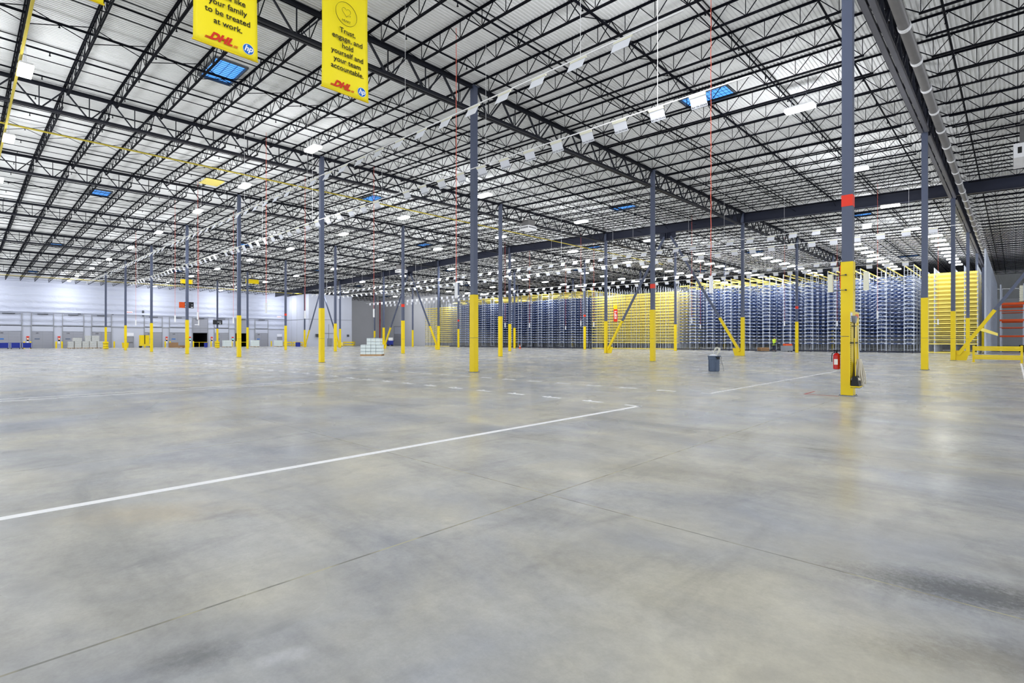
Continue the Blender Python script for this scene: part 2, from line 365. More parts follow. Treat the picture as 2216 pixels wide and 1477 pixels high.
# ------------------------------------------------------------------ joist girders (span along Y)
def girder_meshes(heavy):
    D = 1.25; out = {}
    cwid = 0.30 if not heavy else 0.42
    tc = MB(); bc = MB(); wb = MB()
    for s in (-1, 1):
        tc.bb(s*0.03, s*cwid/2, 0.14, B-0.14, -0.02, 0.0); tc.bb(s*0.03, s*0.05, 0.14, B-0.14, -0.15, -0.02)
        bc.bb(s*(0.03), s*cwid/2, 0.35, B-0.35, -D, -D+0.02); bc.bb(s*0.03, s*0.05, 0.35, B-0.35, -D+0.02, -D+0.15)
        if heavy: bc.bb(s*(cwid/2-0.02), s*cwid/2, 0.35, B-0.35, -D, -D+0.13)
    n = 9; p = B/n
    for k in range(n):
        y0, y1, ym = k*p, (k+1)*p, (k+0.5)*p
        if k == 0: y0 = 0.2
        if k == n-1: y1 = B-0.2
        w_ = 0.10 if (k < 3 or k > n-4) else 0.075
        wb.bar((0, y0, -0.08), (0, ym-0.05, -D+0.06), 0.05, w_, (1, 0, 0)); wb.bar((0, y1, -0.08), (0, ym+0.05, -D+0.06), 0.05, w_, (1, 0, 0))
        wb.bb(-0.02, 0.02, ym-0.02, ym+0.02, -D+0.05, -0.05)
        if heavy:
            wb.bar((0.14, y0, -0.08), (0.14, ym, -D+0.06), 0.05, 0.08, (1, 0, 0)); wb.bar((0.14, ym, -D+0.06), (0.14, y1, -0.08), 0.05, 0.08, (1, 0, 0))
    return tc.mesh('top_chord', 'girder'), bc.mesh('bottom_chord', 'gflange' if heavy else 'girder'), wb.mesh('web', 'girder')
GM = girder_meshes(False); GH = girder_meshes(True)
for i in range(-1, 8):
    for j in range(-2, 6):
        x, y = -A*i, B*j
        if all(vis(x, y+t*B/6, 13, 0.02) is None for t in range(7)): continue
        if x < -99 and y > 50: continue
        if i < 0: pos = 'one bay behind the pipe girder'
        elif i == 0: pos = 'grey, beside the long round pipe'
        else: pos = '%s from the pipe girder' % W1[i-1]
        rw = {-2: 'overhead before the first column row, nearest span', -1: 'overhead, ending at the first column row', 0: 'between first and second rows', 1: 'between second and braced rows', 2: 'just past the braced row'}.get(j, 'over the racks, %s span' % W1[j-3])
        t = thing('roof_girder', 'black truss girder %s, %s' % (rw, pos), 'girder', (x, y, gt(x)), 0, 'truss girders along the column lines')
        G = GH if i == 0 else GM
        part('top_chord', G[0], None, t); part('bottom_chord', G[1], None, t); part('web', G[2], None, t)
# ------------------------------------------------------------------ open web joists (span along X)
def joist_mb(sl):
    """origin at the right end, runs to -A; sl = rise towards -X"""
    D = 0.74; z0 = 0.13; tc = MB(); bc = MB(); wb = MB(); L = A
    z = lambda u, d: z0+sl*u-d
    for s in (-1, 1):
        tc.bar((0.0, s*0.035, z(0, 0.012)), (-L, s*0.035, z(L, 0.012)), 0.045, 0.02); tc.bar((0, s*0.018, z(0, 0.04)), (-L, s*0.018, z(L, 0.04)), 0.012, 0.05)
        a, b = 0.95, L-0.95
        bc.bar((-a, s*0.032, z(a, D-0.008)), (-b, s*0.032, z(b, D-0.008)), 0.045, 0.016); bc.bar((-a, s*0.018, z(a, D-0.035)), (-b, s*0.018, z(b, D-0.035)), 0.012, 0.05)
    n = 11; a = 1.0; p = (L-2*a)/n
    wb.bar((-0.12, 0, z(0.12, 0.05)), (-a, 0, z(a, D-0.03)), 0.03); wb.bar((-L+0.12, 0, z(L-0.12, 0.05)), (-L+a, 0, z(L-a, D-0.03)), 0.03)
    for k in range(n+1):
        u = a+k*p; wb.bar((-u, 0, z(u, D-0.03)), (-u, 0, z(u, 0.05)), 0.022)
        if k < n:
            um = u+p/2
            wb.bar((-u, 0, z(u, D-0.03)), (-um, 0, z(um, 0.05)), 0.026); wb.bar((-um, 0, z(um, 0.05)), (-(u+p), 0, z(u+p, D-0.03)), 0.026)
    return tc, bc, wb
JM = {}; JS = {}; JRAW = {}
for sgn in (1, -1):
    a, b, c = joist_mb(sgn*0.0208)
    allm = MB()
    for q in (a, b, c): allm.add(q.v, q.f)
    JRAW[sgn] = allm
    JM[sgn] = (a.mesh('top_chord', 'black'), b.mesh('bottom_chord', 'black'), c.mesh('web', 'black')); JS[sgn] = allm.mesh('roof_joist', 'black')
cand = []
for i in range(-2, 9):
    x = -A*i; sg = 1 if i < 3 else -1
    if i == 8: continue
    for k in range(-18, 56):
        y = k*B/9
        if i >= 6 and y > 63: continue
        if k == 18: continue
        if x < -98 and y > 62: continue
        if i == 8 and False: continue
        ds = [d for d in (vis(x-t*A/4, y, 13, 0.02) for t in range(5)) if d]
        if ds: cand.append((min(ds)+0.15*sum(ds)/len(ds), i, k, sg))
cand.sort()
rest = MB()
for n_, (d, i, k, sg) in enumerate(cand):
    x, y = -A*i, k*B/9
    cutoff = (i == 8)
    if n_ < 300:
        j, q = divmod(k, 9)
        rown = {-2: 'well before the first column row', -1: 'before the first column row', 0: 'past the first column row', 1: 'past the second column row', 2: 'past the braced row'}.get(j, 'past the %s column row' % W1[j])
        bayn = 'right of pipe girder' if i == -1 else 'far right bay' if i == -2 else '%s bay leftward' % W1[i]
        lb = '%s black joist %s, %s' % (W1[q], rown, bayn)
        if n_ < 130:
            t = thing('roof_joist', lb, 'joist', (x, y, gt(x)), 0, 'open web roof joists')
            for nm, me in zip(('top_chord', 'bottom_chord', 'web'), JM[sg]): part(nm, me, None, t)
        else: t = single('roof_joist', JS[sg], None, lb, 'joist', 'open web roof joists', (x, y, gt(x)))
        if i == 7: t.scale = (1.213, 1, 1.0)
    else:
        q_ = 1.213 if i == 7 else 1
        rest.add([(a*q_+x, b+y, c+gt(x)) for a, b, c in JRAW[sg].v], JRAW[sg].f)
single('distant_roof_joists', rest, 'black', 'mass of far black roof joists beyond the countable ones', 'joists', None, None, 'stuff')
# ------------------------------------------------------------------ braced row: solid beams and chevrons
for i in range(-2, 8):
    x0, x1 = -A*i, -A*(i+1); y = 2*B
    z0, z1 = gt(x0)-0.08, gt(x1)-0.08
    mb = MB()
    mb.bar((x0, y, z0-0.02), (x1, y, z1-0.02), 0.32, 0.04); mb.bar((x0, y, z0-0.92), (x1, y, z1-0.92), 0.32, 0.04)
    t = thing('steel_beam', 'deep navy steel beam over the braced row, %s' % ('%s span right of the pipe girder' % W1[-i-1] if i < 0 else '%s span left of the pipe girder' % W1[i]), 'beam', (0, 0, 0), 0, 'deep beams over the braced column row')
    part('flanges', mb, 'beam', t)
    part('beam_web', MB().bar((x0, y, z0-0.47), (x1, y, z1-0.47), 0.03, 0.88), 'beam', t)
    if i in (-1, 1, 4, 6):
        xm = (x0+x1)/2; zm = gt(xm)-1.0
        gp = MB().bb(xm-0.9, xm+0.9, y-0.02, y+0.02, zm-0.62, zm); 
        for q in (-0.25, 0, 0.25): gp.bb(xm+q-0.02, xm+q+0.02, y-0.14, y+0.14, zm-0.62, zm)
        part('gusset', gp, 'beam', t)
        for xc, sg in ((x0, -1), (x1, 1)):
            p = Vector((xc+sg*0.28, y, 0.45)); q = Vector((xm-sg*0.35, y, zm-0.4)); d = (q-p).normalized()
            tt = thing('diagonal_brace', 'slanting grey and yellow brace, %s leg of the %s chevron' % ('right' if sg < 0 else 'left', {-1: 'rightmost', 1: 'big central', 4: 'third', 6: 'farthest'}[i]), 'brace', (0, 0, 0), 0, 'chevron braces')
            L = (3.66-0.45)/d.z
            part('shaft', MB().bar(p+d*L, q, 0.19), 'steel', tt)
            part('yellow_guard', MB().bar(p, p+d*L, 0.22), 'yellow', tt, 'safety yellow lower length')
            gm = MB().add([(xc+sg*0.1, y-0.02, 0.03), (xc+sg*0.75, y-0.02, 0.03), (xc+sg*0.95, y-0.02, 0.75), (xc+sg*0.1, y-0.02, 0.75), (xc+sg*0.1, y+0.02, 0.03), (xc+sg*0.75, y+0.02, 0.03), (xc+sg*0.95, y+0.02, 0.75), (xc+sg*0.1, y+0.02, 0.75)], [(0, 1, 2, 3), (7, 6, 5, 4), (0, 4, 5, 1), (1, 5, 6, 2), (2, 6, 7, 3), (3, 7, 4, 0)])
            part('foot_plate', gm, 'yellow', tt)
# ------------------------------------------------------------------ bridging, sprinkler lines, pipes
Y0, Y1 = -34.0, 100.0
for i in range(-2, 9):
    x0 = -A*i; ye = 60.0 if x0 < -90 else Y1; ys = -34.0
    bay = 'far right bay' if i == -2 else 'bay right of the pipe girder' if i < 0 else '%s bay left of the pipe girder' % W1[i]
    t = thing('joist_bridging', 'thin black bridging rods and crosses in the %s' % bay, 'bridging', (0, 0, 0), 0, 'joist bridging')
    a = MB(); c = MB()
    for fr in (0.3, 0.7):
        x = x0-A*fr
        if i == 8 and fr > 0.1: continue
        a.bar((x, ys, deck(x)-0.07), (x, ye, deck(x)-0.07), 0.03); a.bar((x, ys, deck(x)-0.72), (x, ye, deck(x)-0.72), 0.03)
    x = x0-A*0.5
    if i < 8:
        k = int(ys//(B/9))
        while k*B/9 < ye:
            y = k*B/9
            c.bar((x, y, deck(x)-0.06), (x, y+B/9, deck(x)-0.72), 0.026); c.bar((x, y, deck(x)-0.72), (x, y+B/9, deck(x)-0.06), 0.026); k += 1
        part('rod', a, 'black', t); part('cross_brace', c, 'black', t)
    else: bpy.data.objects.remove(t); 
    if i == 8: continue
    for q in range(5):
        x = x0-A*(0.1+0.2*q); 
        mb = MB().cyl((x, ys, deck(x)-0.33), (x, ye, deck(x)-0.33), 0.038 if q != 2 else 0.05, 6)
        t = thing('sprinkler_pipe', 'black sprinkler pipe crossing the joists, %s in the %s' % (W1[q], bay), 'pipe', (0, 0, 0), 0, 'sprinkler branch pipes')
        part('pipe_run', mb, 'black', t)
        hb = MB()
        yy = ys+1.2
        while yy < min(ye, 60): hb.cyl((x, yy, deck(x)-0.46), (x, yy, deck(x)-0.36), 0.02, 6); hb.cyl((x, yy, deck(x)-0.49), (x, yy, deck(x)-0.47), 0.04, 6); yy += 3.1
        part('sprinkler_head', hb, 'black', t)
t = thing('drain_pipe', 'long grey round pipe hung beside the grey girder, with white couplings', 'pipe', (0, 0, 0))
part('pipe_run', MB().cyl((0.62, -30, 12.05), (0.62, 110, 12.05), 0.17, 16), 'pvc', t, smooth=True)
cp = MB()
for k in range(38): cp.cyl((0.62, -28+k*3.0, 12.05), (0.62, -27.8+k*3.0, 12.05), 0.195, 16)
part('coupling', cp, 'white', t, 'white coupling collars')
single('gas_pipe', MB().cyl((-34.9, -34, 12.85), (-34.9, 56, 12.85), 0.045, 8), 'gas', 'thin yellow gas line crossing the joists beyond the second truss girder', 'pipe', 'yellow gas lines')
single('gas_pipe', MB().cyl((-18, -15.15, 12.62), (-44, -15.15, 12.6), 0.05, 8), 'gas', 'yellow gas line fixed along a joist at the upper left corner', 'pipe', 'yellow gas lines')
single('gas_pipe', MB().cyl((-112, -34, 11.8), (-112, 36, 11.8), 0.05, 6), 'gas', 'faint yellow gas line running just in front of the dock wall top', 'pipe', 'yellow gas lines')
# ------------------------------------------------------------------ ceiling lights
hb = MB().bb(-0.62, 0.62, -0.20, 0.20, 0.0, 0.07); hb.bb(-0.3, 0.3, -0.07, 0.07, 0.07, 0.14)
me_house = hb.mesh('housing', 'white'); me_lens = MB().bb(-0.62, 0.62, -0.22, 0.22, -0.12, 0.0).mesh('lens', 'lamp'); me_lensw = MB().bb(-0.62, 0.62, -0.22, 0.22, -0.12, 0.0).mesh('lens', 'lampw')
la = bpy.data.lights.new('high_bay_down', 'AREA'); la.shape = 'RECTANGLE'; la.size = 1.2; la.size_y = 0.36; la.energy = LAMP_W; la.color = (0.94, 0.97, 1.0)
lu = bpy.data.lights.new('deck_fill_glow', 'POINT'); lu.energy = UP_W; lu.shadow_soft_size = 0.6; lu.color = (0.95, 0.97, 1.0)  # added fill lamp that brightens the roof deck, no real source
def light(x, y, warm, power, label, z=12.3):
    t = thing('high_bay_light', label, 'light', (x, y, z), 0, 'high bay lights')
    part('housing', me_house, None, t); part('lens', me_lensw if warm else me_lens, None, t); hg = MB().tube([(-0.5, 0, 0.06), (0, 0, deck(x)-z), (0.5, 0, 0.06)], 0.006, 4); part('hanger', hg, 'galv', t)
    if power:
        o = bpy.data.objects.new('high_bay_down', la); COL.objects.link(o); o.location = (x, y, z-0.14); o.visible_glossy = False
        o = bpy.data.objects.new('deck_fill_glow', lu); COL.objects.link(o); o.location = (x, y, z-2.6); o.visible_glossy = False  # fill lamp hangs well below the fixture to light the deck evenly
XS = [-3.9, -14.3+0.0, -25.2, -35.5, -45.6, -55.8, -69.0, -82, -95, -108, -119]
XS = [-3.9, -25.2, -35.5, -46.0, -58.5, -71.0, -84.0, -97.0, -112.0, -121.0]
YS = [-28.5, -15.0, -3.1, 10.1, 22.2, 34.6, 47.0]
RN = ['behind the camera row', 'nearest light row', 'light row before the first columns', 'light row between first and second columns', 'light row before the braced columns', 'light row past the braced columns', 'light row before the racks']
for yi, y in enumerate(YS):
    for xi, x in enumerate(XS):
        v = vis(x, y, 12.3, 0.02)
        if x < -111 and y > 36: continue
        if xi == 0 and yi in (1, 2): pass
        light(x, y, (xi*3+yi) % 7 == 5, True, 'bright high bay light, %s in the %s' % (W1[xi], RN[yi]))
n_ = 0
for xi, x in enumerate((-2.7, -9.8, -20.3, -28.0, -36.0, -47.0, -60.0, -74.0, -88.0)):
    for k in range(9 if xi < 5 else 4):
        y = 53.0+(3.6 if xi < 5 else 5.5)*k
        light(x, y, (xi % 3) == 1, k % 2 == 1, '%s long light over the %s rack aisle line from the pipe girder' % (W1[k], W1[xi]), 12.35)
light(-106.0, 43.5, False, True, 'added fill light before the office block, brightening the grey walls')  # fixture added to brighten the grey walls behind
light(-107.5, 57.5, False, True, 'added fill light before the grey end wall, brightening it')  # second added fixture, lifts the same grey walls
# added lamps out of view, brightening the right hand bay beyond the pipe girder
for k, (x, y) in enumerate(((9, -4), (9, 12), (9, 30), (9, 50), (9, 70))):
    light(x, y, True, True, 'added fill light in the bay right of the pipe girder, %s from the front' % W1[k])
# ------------------------------------------------------------------ hanging location signs over the floor lanes
def sign_mesh(flip):
    t = math.radians(28)*flip; c, s = math.cos(t), math.sin(t)
    def P(x, h, o): return (x, -h*s*-1*-1+o*c, -h*c-o*s*0)       # h down from the cable
    mb = MB()
    def slab(x0, x1, h0, h1, o0, o1):
        V = [P(x, h, o) for o in (o0, o1) for x, h in ((x0, h0), (x1, h0), (x1, h1), (x0, h1))]
        mb.add(V, [(0, 1, 2, 3), (7, 6, 5, 4), (0, 4, 5, 1), (1, 5, 6, 2), (2, 6, 7, 3), (3, 7, 4, 0)])
    return mb, slab, P
def build_sign(flip):
    mb, slab, P = sign_mesh(flip); slab(-0.24, 0.24, 0.04, 0.38, -0.004, 0.004); pan = mb
    mb2, slab2, P = sign_mesh(flip); slab2(-0.25, 0.25, 0.0, 0.075, -0.02, 0.02)
    return pan, mb2, P
PAN, STR, TXT, ONE = {}, {}, {}, {}
for flip in (1, -1):
    a, b, P = build_sign(flip)
    one = MB(); one.add(a.v, a.f); one.cur = 1; one.add(b.v, b.f); ONE[flip] = one.mesh('location_sign', ['paper', 'cream'])
    PAN[flip] = a.mesh('panel', 'paper'); STR[flip] = b.mesh('top_strip', 'cream')
me = text_mesh('B.A 17A-123-A-B', 0.062, bold=0.0015, spacing=1.0)
t28 = math.radians(28)
def face_mtx(flip):
    # lettering on the -Y face of a flip=-1 sign (bottom leans to +Y)
    h = 0.335; s, c = math.sin(t28), math.cos(t28)
    pos = Vector((0, h*s-0.007*c, -h*c-0.001)); 
    X = Vector((1, 0, 0)); Z = Vector((0, -c, -s)); Yv = Z.cross(X)
    return Matrix((( X.x, Yv.x, Z.x, pos.x), (X.y, Yv.y, Z.y, pos.y), (X.z, Yv.z, Z.z, pos.z), (0, 0, 0, 1)))
me.transform(face_mtx(-1)); me.materials.clear(); me.materials.append(M['ink']); TXT[-1] = me
rows = [(-5.95, 1, 'blank-backed', 'the nearer row over the floor marks', -3.40, -80, 8.66), (-2.1, -1, 'lettered', 'the farther row over the floor marks', -3.33, -78, 8.62),
        (22.0, 1, 'blank-backed', 'the row before the braced columns', -3.3, -78, 8.72), (26.4, -1, 'lettered', 'the lettered row before the braced columns', -0.5, -78, 8.72),
        (39.0, 1, 'blank-backed', 'the first row past the braced columns', -6, -90, 8.72), (43.4, -1, 'lettered', 'the second row past the braced columns', -4, -90, 8.72)]
sg_c = []
for ri, (y, fl, kind, rn, xs, xe, z) in enumerate(rows):
    p = 1.31 if ri < 2 else 1.40
    k = 0; x = xs
    while x > xe:
        d = vis(x, y, z, 0.0)
        skip = (ri == 0 and k % 17 == 13) or (ri == 1 and k % 19 == 12)
        if d and not skip: sg_c.append((d, ri, k, x))
        k += 1; x -= p
    t = thing('sign_cable', 'thin white rail carrying %s of hanging signs' % rn, 'rail', (0, 0, 0), 0, 'rails of the hanging signs')
    part('rail', MB().bar((xs+1.5, y, z+0.02), (xe, y, z+0.02), 0.03), 'white', t)
    xx = xs-1.25
    while xx > xe: part('hanger_wire', MB().bar((xx, y, z+0.02), (xx, y, deck(xx)), 0.008), 'white', t); xx -= 7.6
sg_c.sort(); far = MB(); far_m = None
for n_, (d, ri, k, x) in enumerate(sg_c):
    y, fl, kind, rn, xs, xe, z = rows[ri]
    if n_ < 300:
        lb = '%s white hanging sign, %s in %s' % (kind, ordn(k+1), rn)
        gname = 'hanging signs of %s' % rn
        if n_ < 50:
            t = thing('location_sign', lb, 'sign', (x, y, z), 0, gname)
            part('panel', PAN[fl], None, t); part('top_strip', STR[fl], None, t, 'cream top strip')
            if fl == -1: part('lettering', TXT[-1], None, t)
        else: single('location_sign', ONE[fl], None, lb, 'sign', gname, (x, y, z))
    else:
        far.bb(x-0.24, x+0.24, y-0.01, y+0.01, z-0.4, z)
if far.v: single('distant_hanging_signs', far, 'paper', 'farthest tiny white hanging signs past the braced columns', 'signs', None, None, 'stuff')
# ------------------------------------------------------------------ yellow banners
def banner(yl, wid, z0, z1, label):
    x = -10.64; t = thing('banner', label, 'banner', (x, yl, z0))
    mb = MB(); n = 14; m_ = 20; V = []; H = z1-z0
    for s in (0, 1):
        for a in range(m_+1):
            for b in range(n+1):
                u = b/n; v = a/m_; off = 0.018*math.sin(u*9+v*2.2)+0.02*math.sin(v*5+u*2)
                V.append((off+(0.004 if s == 0 else -0.004), u*wid, v*H))
    K = (m_+1)*(n+1); Fq = []
    for a in range(m_):
        for b in range(n):
            q = a*(n+1)+b; Fq.append((q, q+1, q+n+2, q+n+1)); Fq.append((K+q+n+1, K+q+n+2, K+q+1, K+q))
    for b in range(n): Fq.append((b+1, b, K+b, K+b+1))
    for a in range(m_): q = a*(n+1); Fq.append((q, q+n+1, K+q+n+1, K+q)); q += n; Fq.append((q+n+1, q, K+q, K+q+n+1))
    mb.add(V, Fq); part('vinyl', mb, 'banner', t, smooth=True)
    part('hem_bar', MB().bb(-0.02, 0.02, -0.02, wid+0.02, -0.015, 0.012), 'yellow', t)
    part('hanging_wire', MB().bar((0, 0.1, H), (0, 0.1, deck(x)-z0), 0.01).bar((0, wid-0.1, H), (0, wid-0.1, deck(x)-z0), 0.01), 'galv', t)
    return t
def onb(y, z):   # text plane facing +X, reading along +Y
    return Matrix(((0, 0, 1, 0.05), (1, 0, 0, y), (0, 1, 0, z), (0, 0, 0, 1)))
def logos(t, wid, zl, zh):
    text_part('red_logo', 'DHL', 0.25, 'dhlred', t, onb(wid*0.40, zl+0.04), shear=0.5, bold=0.013, spacing=1.02)
    lb = MB()
    for a, b in ((0.16, 0.235), (0.60, 0.66)):
        for k in range(3): lb.bb(0.048, 0.052, wid*a+k*0.01, wid*b+k*0.01, zl-0.05+k*0.022, zl-0.038+k*0.022)
    part('logo_stripe', lb, 'dhlred', t)
    yy = wid*0.84; zz = zh
    part('logo_ring', MB().cyl((0.046, yy, zz), (0.050, yy, zz), 0.135, 28), 'white', t)
    part('logo_disc', MB().cyl((0.047, yy, zz), (0.053, yy, zz), 0.125, 28), 'hpblue', t)
    text_part('logo_letters', 'hp', 0.2, 'white', t, Matrix.Translation((0.006, 0, 0)) @ onb(yy, zz+0.01), shear=0.3, bold=0.006)
bw = 1.45
b1 = banner(-13.02, bw, 8.6, 12.6, 'yellow banner reading would like your family to be treated at work')
for k, s_ in enumerate(('you', 'would like', 'your family', 'to be treated', 'at work.')):
    text_part('lettering', s_, 0.192, 'ink', b1, onb(bw*0.52, 0.60+(4-k)*0.226), bold=0.003)
logos(b1, bw, 0.17, 0.21)
b2 = banner(-9.85, bw, 8.6, 12.6, 'yellow banner reading Trust, engage, and hold yourself and your team accountable under a heart emblem')
for k, s_ in enumerate(('Trust,', 'engage, and', 'hold', 'yourself and', 'your team', 'accountable.')):
    text_part('lettering', s_, 0.205, 'ink', b2, onb(bw*0.53, 1.77-k*0.218), bold=0.003)
logos(b2, bw, 0.15, 0.21)
rg = MB(); cz, cyy, R_ = 2.28, bw*0.5, 0.33
for k in range(36):
    a0, a1 = 2*PI*k/36, 2*PI*(k+1)/36; rg.bar((0.05, cyy+R_*math.cos(a0), cz+R_*math.sin(a0)), (0.05, cyy+R_*math.cos(a1), cz+R_*math.sin(a1)), 0.006, 0.014, (1, 0, 0))
part('emblem_ring', rg, 'ink', b2)
ht = MB(); pts = []
for k in range(28):
    a0 = 0.25+5.6*k/27; hx = 16*math.sin(a0)**3; hy = 13*math.cos(a0)-5*math.cos(2*a0)-2*math.cos(3*a0)-math.cos(4*a0); pts.append((0.05, cyy+hx*0.0085, cz+0.06+hy*0.0085))
for p, q in zip(pts, pts[1:]): ht.bar(p, q, 0.005, 0.009, (1, 0, 0))
ht.bar((0.05, cyy, cz-0.07), (0.05, cyy+0.13, cz+0.0), 0.005, 0.009, (1, 0, 0)); ht.bar((0.05, cyy+0.13, cz), (0.05, cyy+0.12, cz-0.04), 0.005, 0.009, (1, 0, 0))
part('heart_emblem', ht, 'ink', b2)
text_part('lettering', 'HEART', 0.085, 'ink', b2, onb(cyy, cz-0.2), bold=0.001)
banner(-16.15, bw, 8.62, 12.6, 'yellow banner of which only the lower corner shows at the top edge')
# ------------------------------------------------------------------ hanging cord drops with white tubes
for k, (x, y) in enumerate([(-4.34, 1.23), (-12.33, -3.54), (-43.95, -3.67), (-62.56, 1.59), (-51.68, -3.35), (-52.04, 1.69), (-29.17, -4.12), (-35.8, 1.35), (-29.9, 3.67), (-43.47, 35.6), (-44.5, 32.0), (-48.66, 50.07), (-32.55, 32.17), (-35.14, 38.45), (-19.57, 32.67), (-29.31, 56.5), (-16.3, 50.2), (-11.93, 55.0), (-4.26, 31.45), (-2.61, 55.2), (-67.64, -3.25)]):
    nearcol = ['above the rubbish bin', 'just left of the second-nearest column top', 'before the tall dock door with the tube pair', 'in the dock tube pair, the lower one', 'before the dock door left of the open one', 'left of the open dock column', 'pale beige, before the dock wall', 'before the slim office block column', 'in front of the thin grey wall column', 'small, before the blue racks, left of three', 'small, at the third column row before blue racks', 'tiny, left of the central yellow rack', 'small, at the yellow rack left edge', 'small, over the first yellow rack bay', 'small, beside the central chevron brace', 'tiny, low before the central yellow rack', 'tiny, left of the fourth-row slim column', 'tiny, right behind the mop column', 'before the blue racks right of the mop column', 'before the right yellow rack', 'faint, before the dock wall exit sign'][k]
    t = thing('hanging_tube', 'white vertical tube on a red cord, %s' % nearcol, 'hanging tube', (x, y, 3.15), 0, 'white tubes hanging on red cords')
    h = MB().bb(-0.065, 0.065, -0.05, 0.05, 0.0, 0.6) if False else MB().cyl((0, 0, 0.0), (0, 0, 0.6), 0.062, 12)
    part('tube', h, 'white', t)
    c = MB(); zz = 0.6; top = deck(x)-3.15+0.02; q = 0
    while zz < top:
        z2 = min(top, zz+0.35); c.bar(((q % 2)*0.012, 0, zz), (((q+1) % 2)*0.012, 0, z2), 0.016); zz = z2; q += 1
    part('cord', c, 'cord', t)
# ------------------------------------------------------------------ storage racks
RY = 59.5; LV = [1.08+0.46*k for k in range(18)]
def blue_frame(h):
    mb = MB()
    for s in (-0.45, 0.45): mb.bb(s-0.035, s+0.035, -0.035, 0.035, 0, h); mb.bb(s-0.07, s+0.07, -0.07, 0.07, 0, 0.02)
    z = 0.35
    while z < h: mb.bb(-0.45, 0.45, -0.012, 0.012, z-0.014, z+0.014); z += 0.92 if z < 8.6 else 0.5
    return mb.mesh('upright_frame', 'galv')
BF = blue_frame(10.3)
NF = 10; FP = 2.75
lv = MB()
for s in (-0.47, 0.47): lv.bb(s-0.025, s+0.025, 0, FP*(NF-1), -0.06, 0.06)
for m_ in range(NF): lv.bb(-2.08, 0.5, FP*m_-0.05, FP*m_-0.02, -0.06, 0.03)
lv.cur = 1
for m_ in range(NF):
    for xx in (-0.40, 0.40, -0.95, -1.6): lv.bb(xx-0.13, xx+0.13, FP*m_-0.075, FP*m_-0.05, -0.02, 0.05)
yy = 0.0
while yy < FP*(NF-1)+0.01:
    lv.bb(-0.5, 0.5, yy-0.03, yy+0.03, 0.061, 0.095); lv.bb(-0.53, -0.496, yy-0.09, yy+0.09, -0.05, 0.055); lv.bb(0.496, 0.53, yy-0.09, yy+0.09, -0.05, 0.055); yy += FP/3
ME_LV = lv.mesh('shelf_level', ['blue', 'clip'])
tr = MB()
for s in (-0.45, 0.45): tr.bb(s-0.04, s+0.04, 0, FP*(NF-1), 10.14, 10.28)
ME_TR = tr.mesh('top_rail', 'yrack')
ct = MB()
for m_ in range(0, NF, 1): ct.bb(-2.08, -0.5, FP*m_-0.06, FP*m_+0.06, 9.62, 9.78)
ME_CT = ct.mesh('cross_tie', 'yrack')
def blue_rack(x, lb, cross=True):
    t = thing('storage_rack', lb, 'rack', (x, RY, 0), 0, 'blue storage racks in parallel rows')
    for m_ in range(NF): o = part('upright_frame', BF, None, t); o.location = (0, FP*m_, 0)
    for z in LV: o = part('shelf_level', ME_LV, None, t); o.location = (0, 0, z)
    part('top_rail', ME_TR, None, t, 'yellow rail along the top')
    if cross: part('cross_tie', ME_CT, None, t, 'yellow ties over the aisle')
for k in range(11):
    blue_rack(-5.6-2.62*k, 'tall blue shelf rack, %s left of the right-hand yellow rack' % W1[k], k > 5)
for k in range(14):
    blue_rack(-51.6-2.62*k, 'tall blue shelf rack, %s left of the central yellow rack' % ordn(k+1))
def yellow_rack(x0, x1, y, lb, grp, pale=False, hgt=9.35, tall=0, zo=0.0):
    t = thing('yellow_storage_rack', lb, 'rack', (x0, y, 0), 0, grp); Wd = x1-x0
    xs = []; x = 0.05; tog = 0
    while x < Wd-0.03: xs.append(x); x += (0.95, 1.65)[tog]; tog = 1-tog
    xs.append(Wd-0.05)
    for q, x in enumerate(xs):
        hh = hgt+(1.0 if (q % 3 == 0 and tall) else 0.35)
        f = MB()
        for yy in (0.03, 0.92): f.bb(x-0.035, x+0.035, yy-0.035, yy+0.035, 0, hh)
        z = 0.3; d_ = 1
        while z < hh-1: f.bar((x, 0.03, z), (x, 0.92, z+0.9), 0.025); z += 0.9
        part('upright_frame', f, 'galv', t)
    for q, z in enumerate(LV):
        if z > hgt: break
        f = MB()
        for yy in (-0.02, 0.97): f.bb(0, Wd, yy-0.025, yy+0.025, z+zo-0.055, z+zo+0.055)
        part('beam', f, 'yrack', t)
    f = MB().bb(0, Wd, -0.04, 0.0, 0.05, 0.15); part('base_rail', f, 'yrack', t)
for k in range(7):
    yellow_rack(-4.3, 0.42, RY+1.35*k, 'yellow beam rack right of the mop column, %s row from the front' % W1[k], 'yellow racks at the right end', zo=0.23*(k % 2))
for k in range(6):
    yellow_rack(-50.2, -34.3, RY+1.6*k, 'yellow beam rack in the centre, %s row from the front' % W1[k], 'yellow racks in the centre', tall=1, zo=0.23*(k % 2))
for k in range(2):
    yellow_rack(-98.0, -88.6, RY+1.8*k, 'yellow beam rack at the far end of the blue racks, %s row from the front' % W1[k], 'yellow racks at the far end', tall=1)
t = thing('rack_end_screen', 'tall pale grey mesh screen closing the right side of the yellow racks', 'screen', (0, 0, 0))
mb = MB().bb(0.95, 0.99, 60.2, 110, 0.1, 11.3); part('mesh_sheet', mb, 'galv', t)
mb = MB()
for k in range(26): mb.bb(0.9, 1.06, 60.2+k*2-0.05, 60.2+k*2+0.05, 0, 11.45)
for z in (2.4, 5.0, 7.6, 10.2): mb.bb(0.99, 1.03, 60.2, 110, z-0.03, z+0.03)
part('post', mb, 'galv', t)
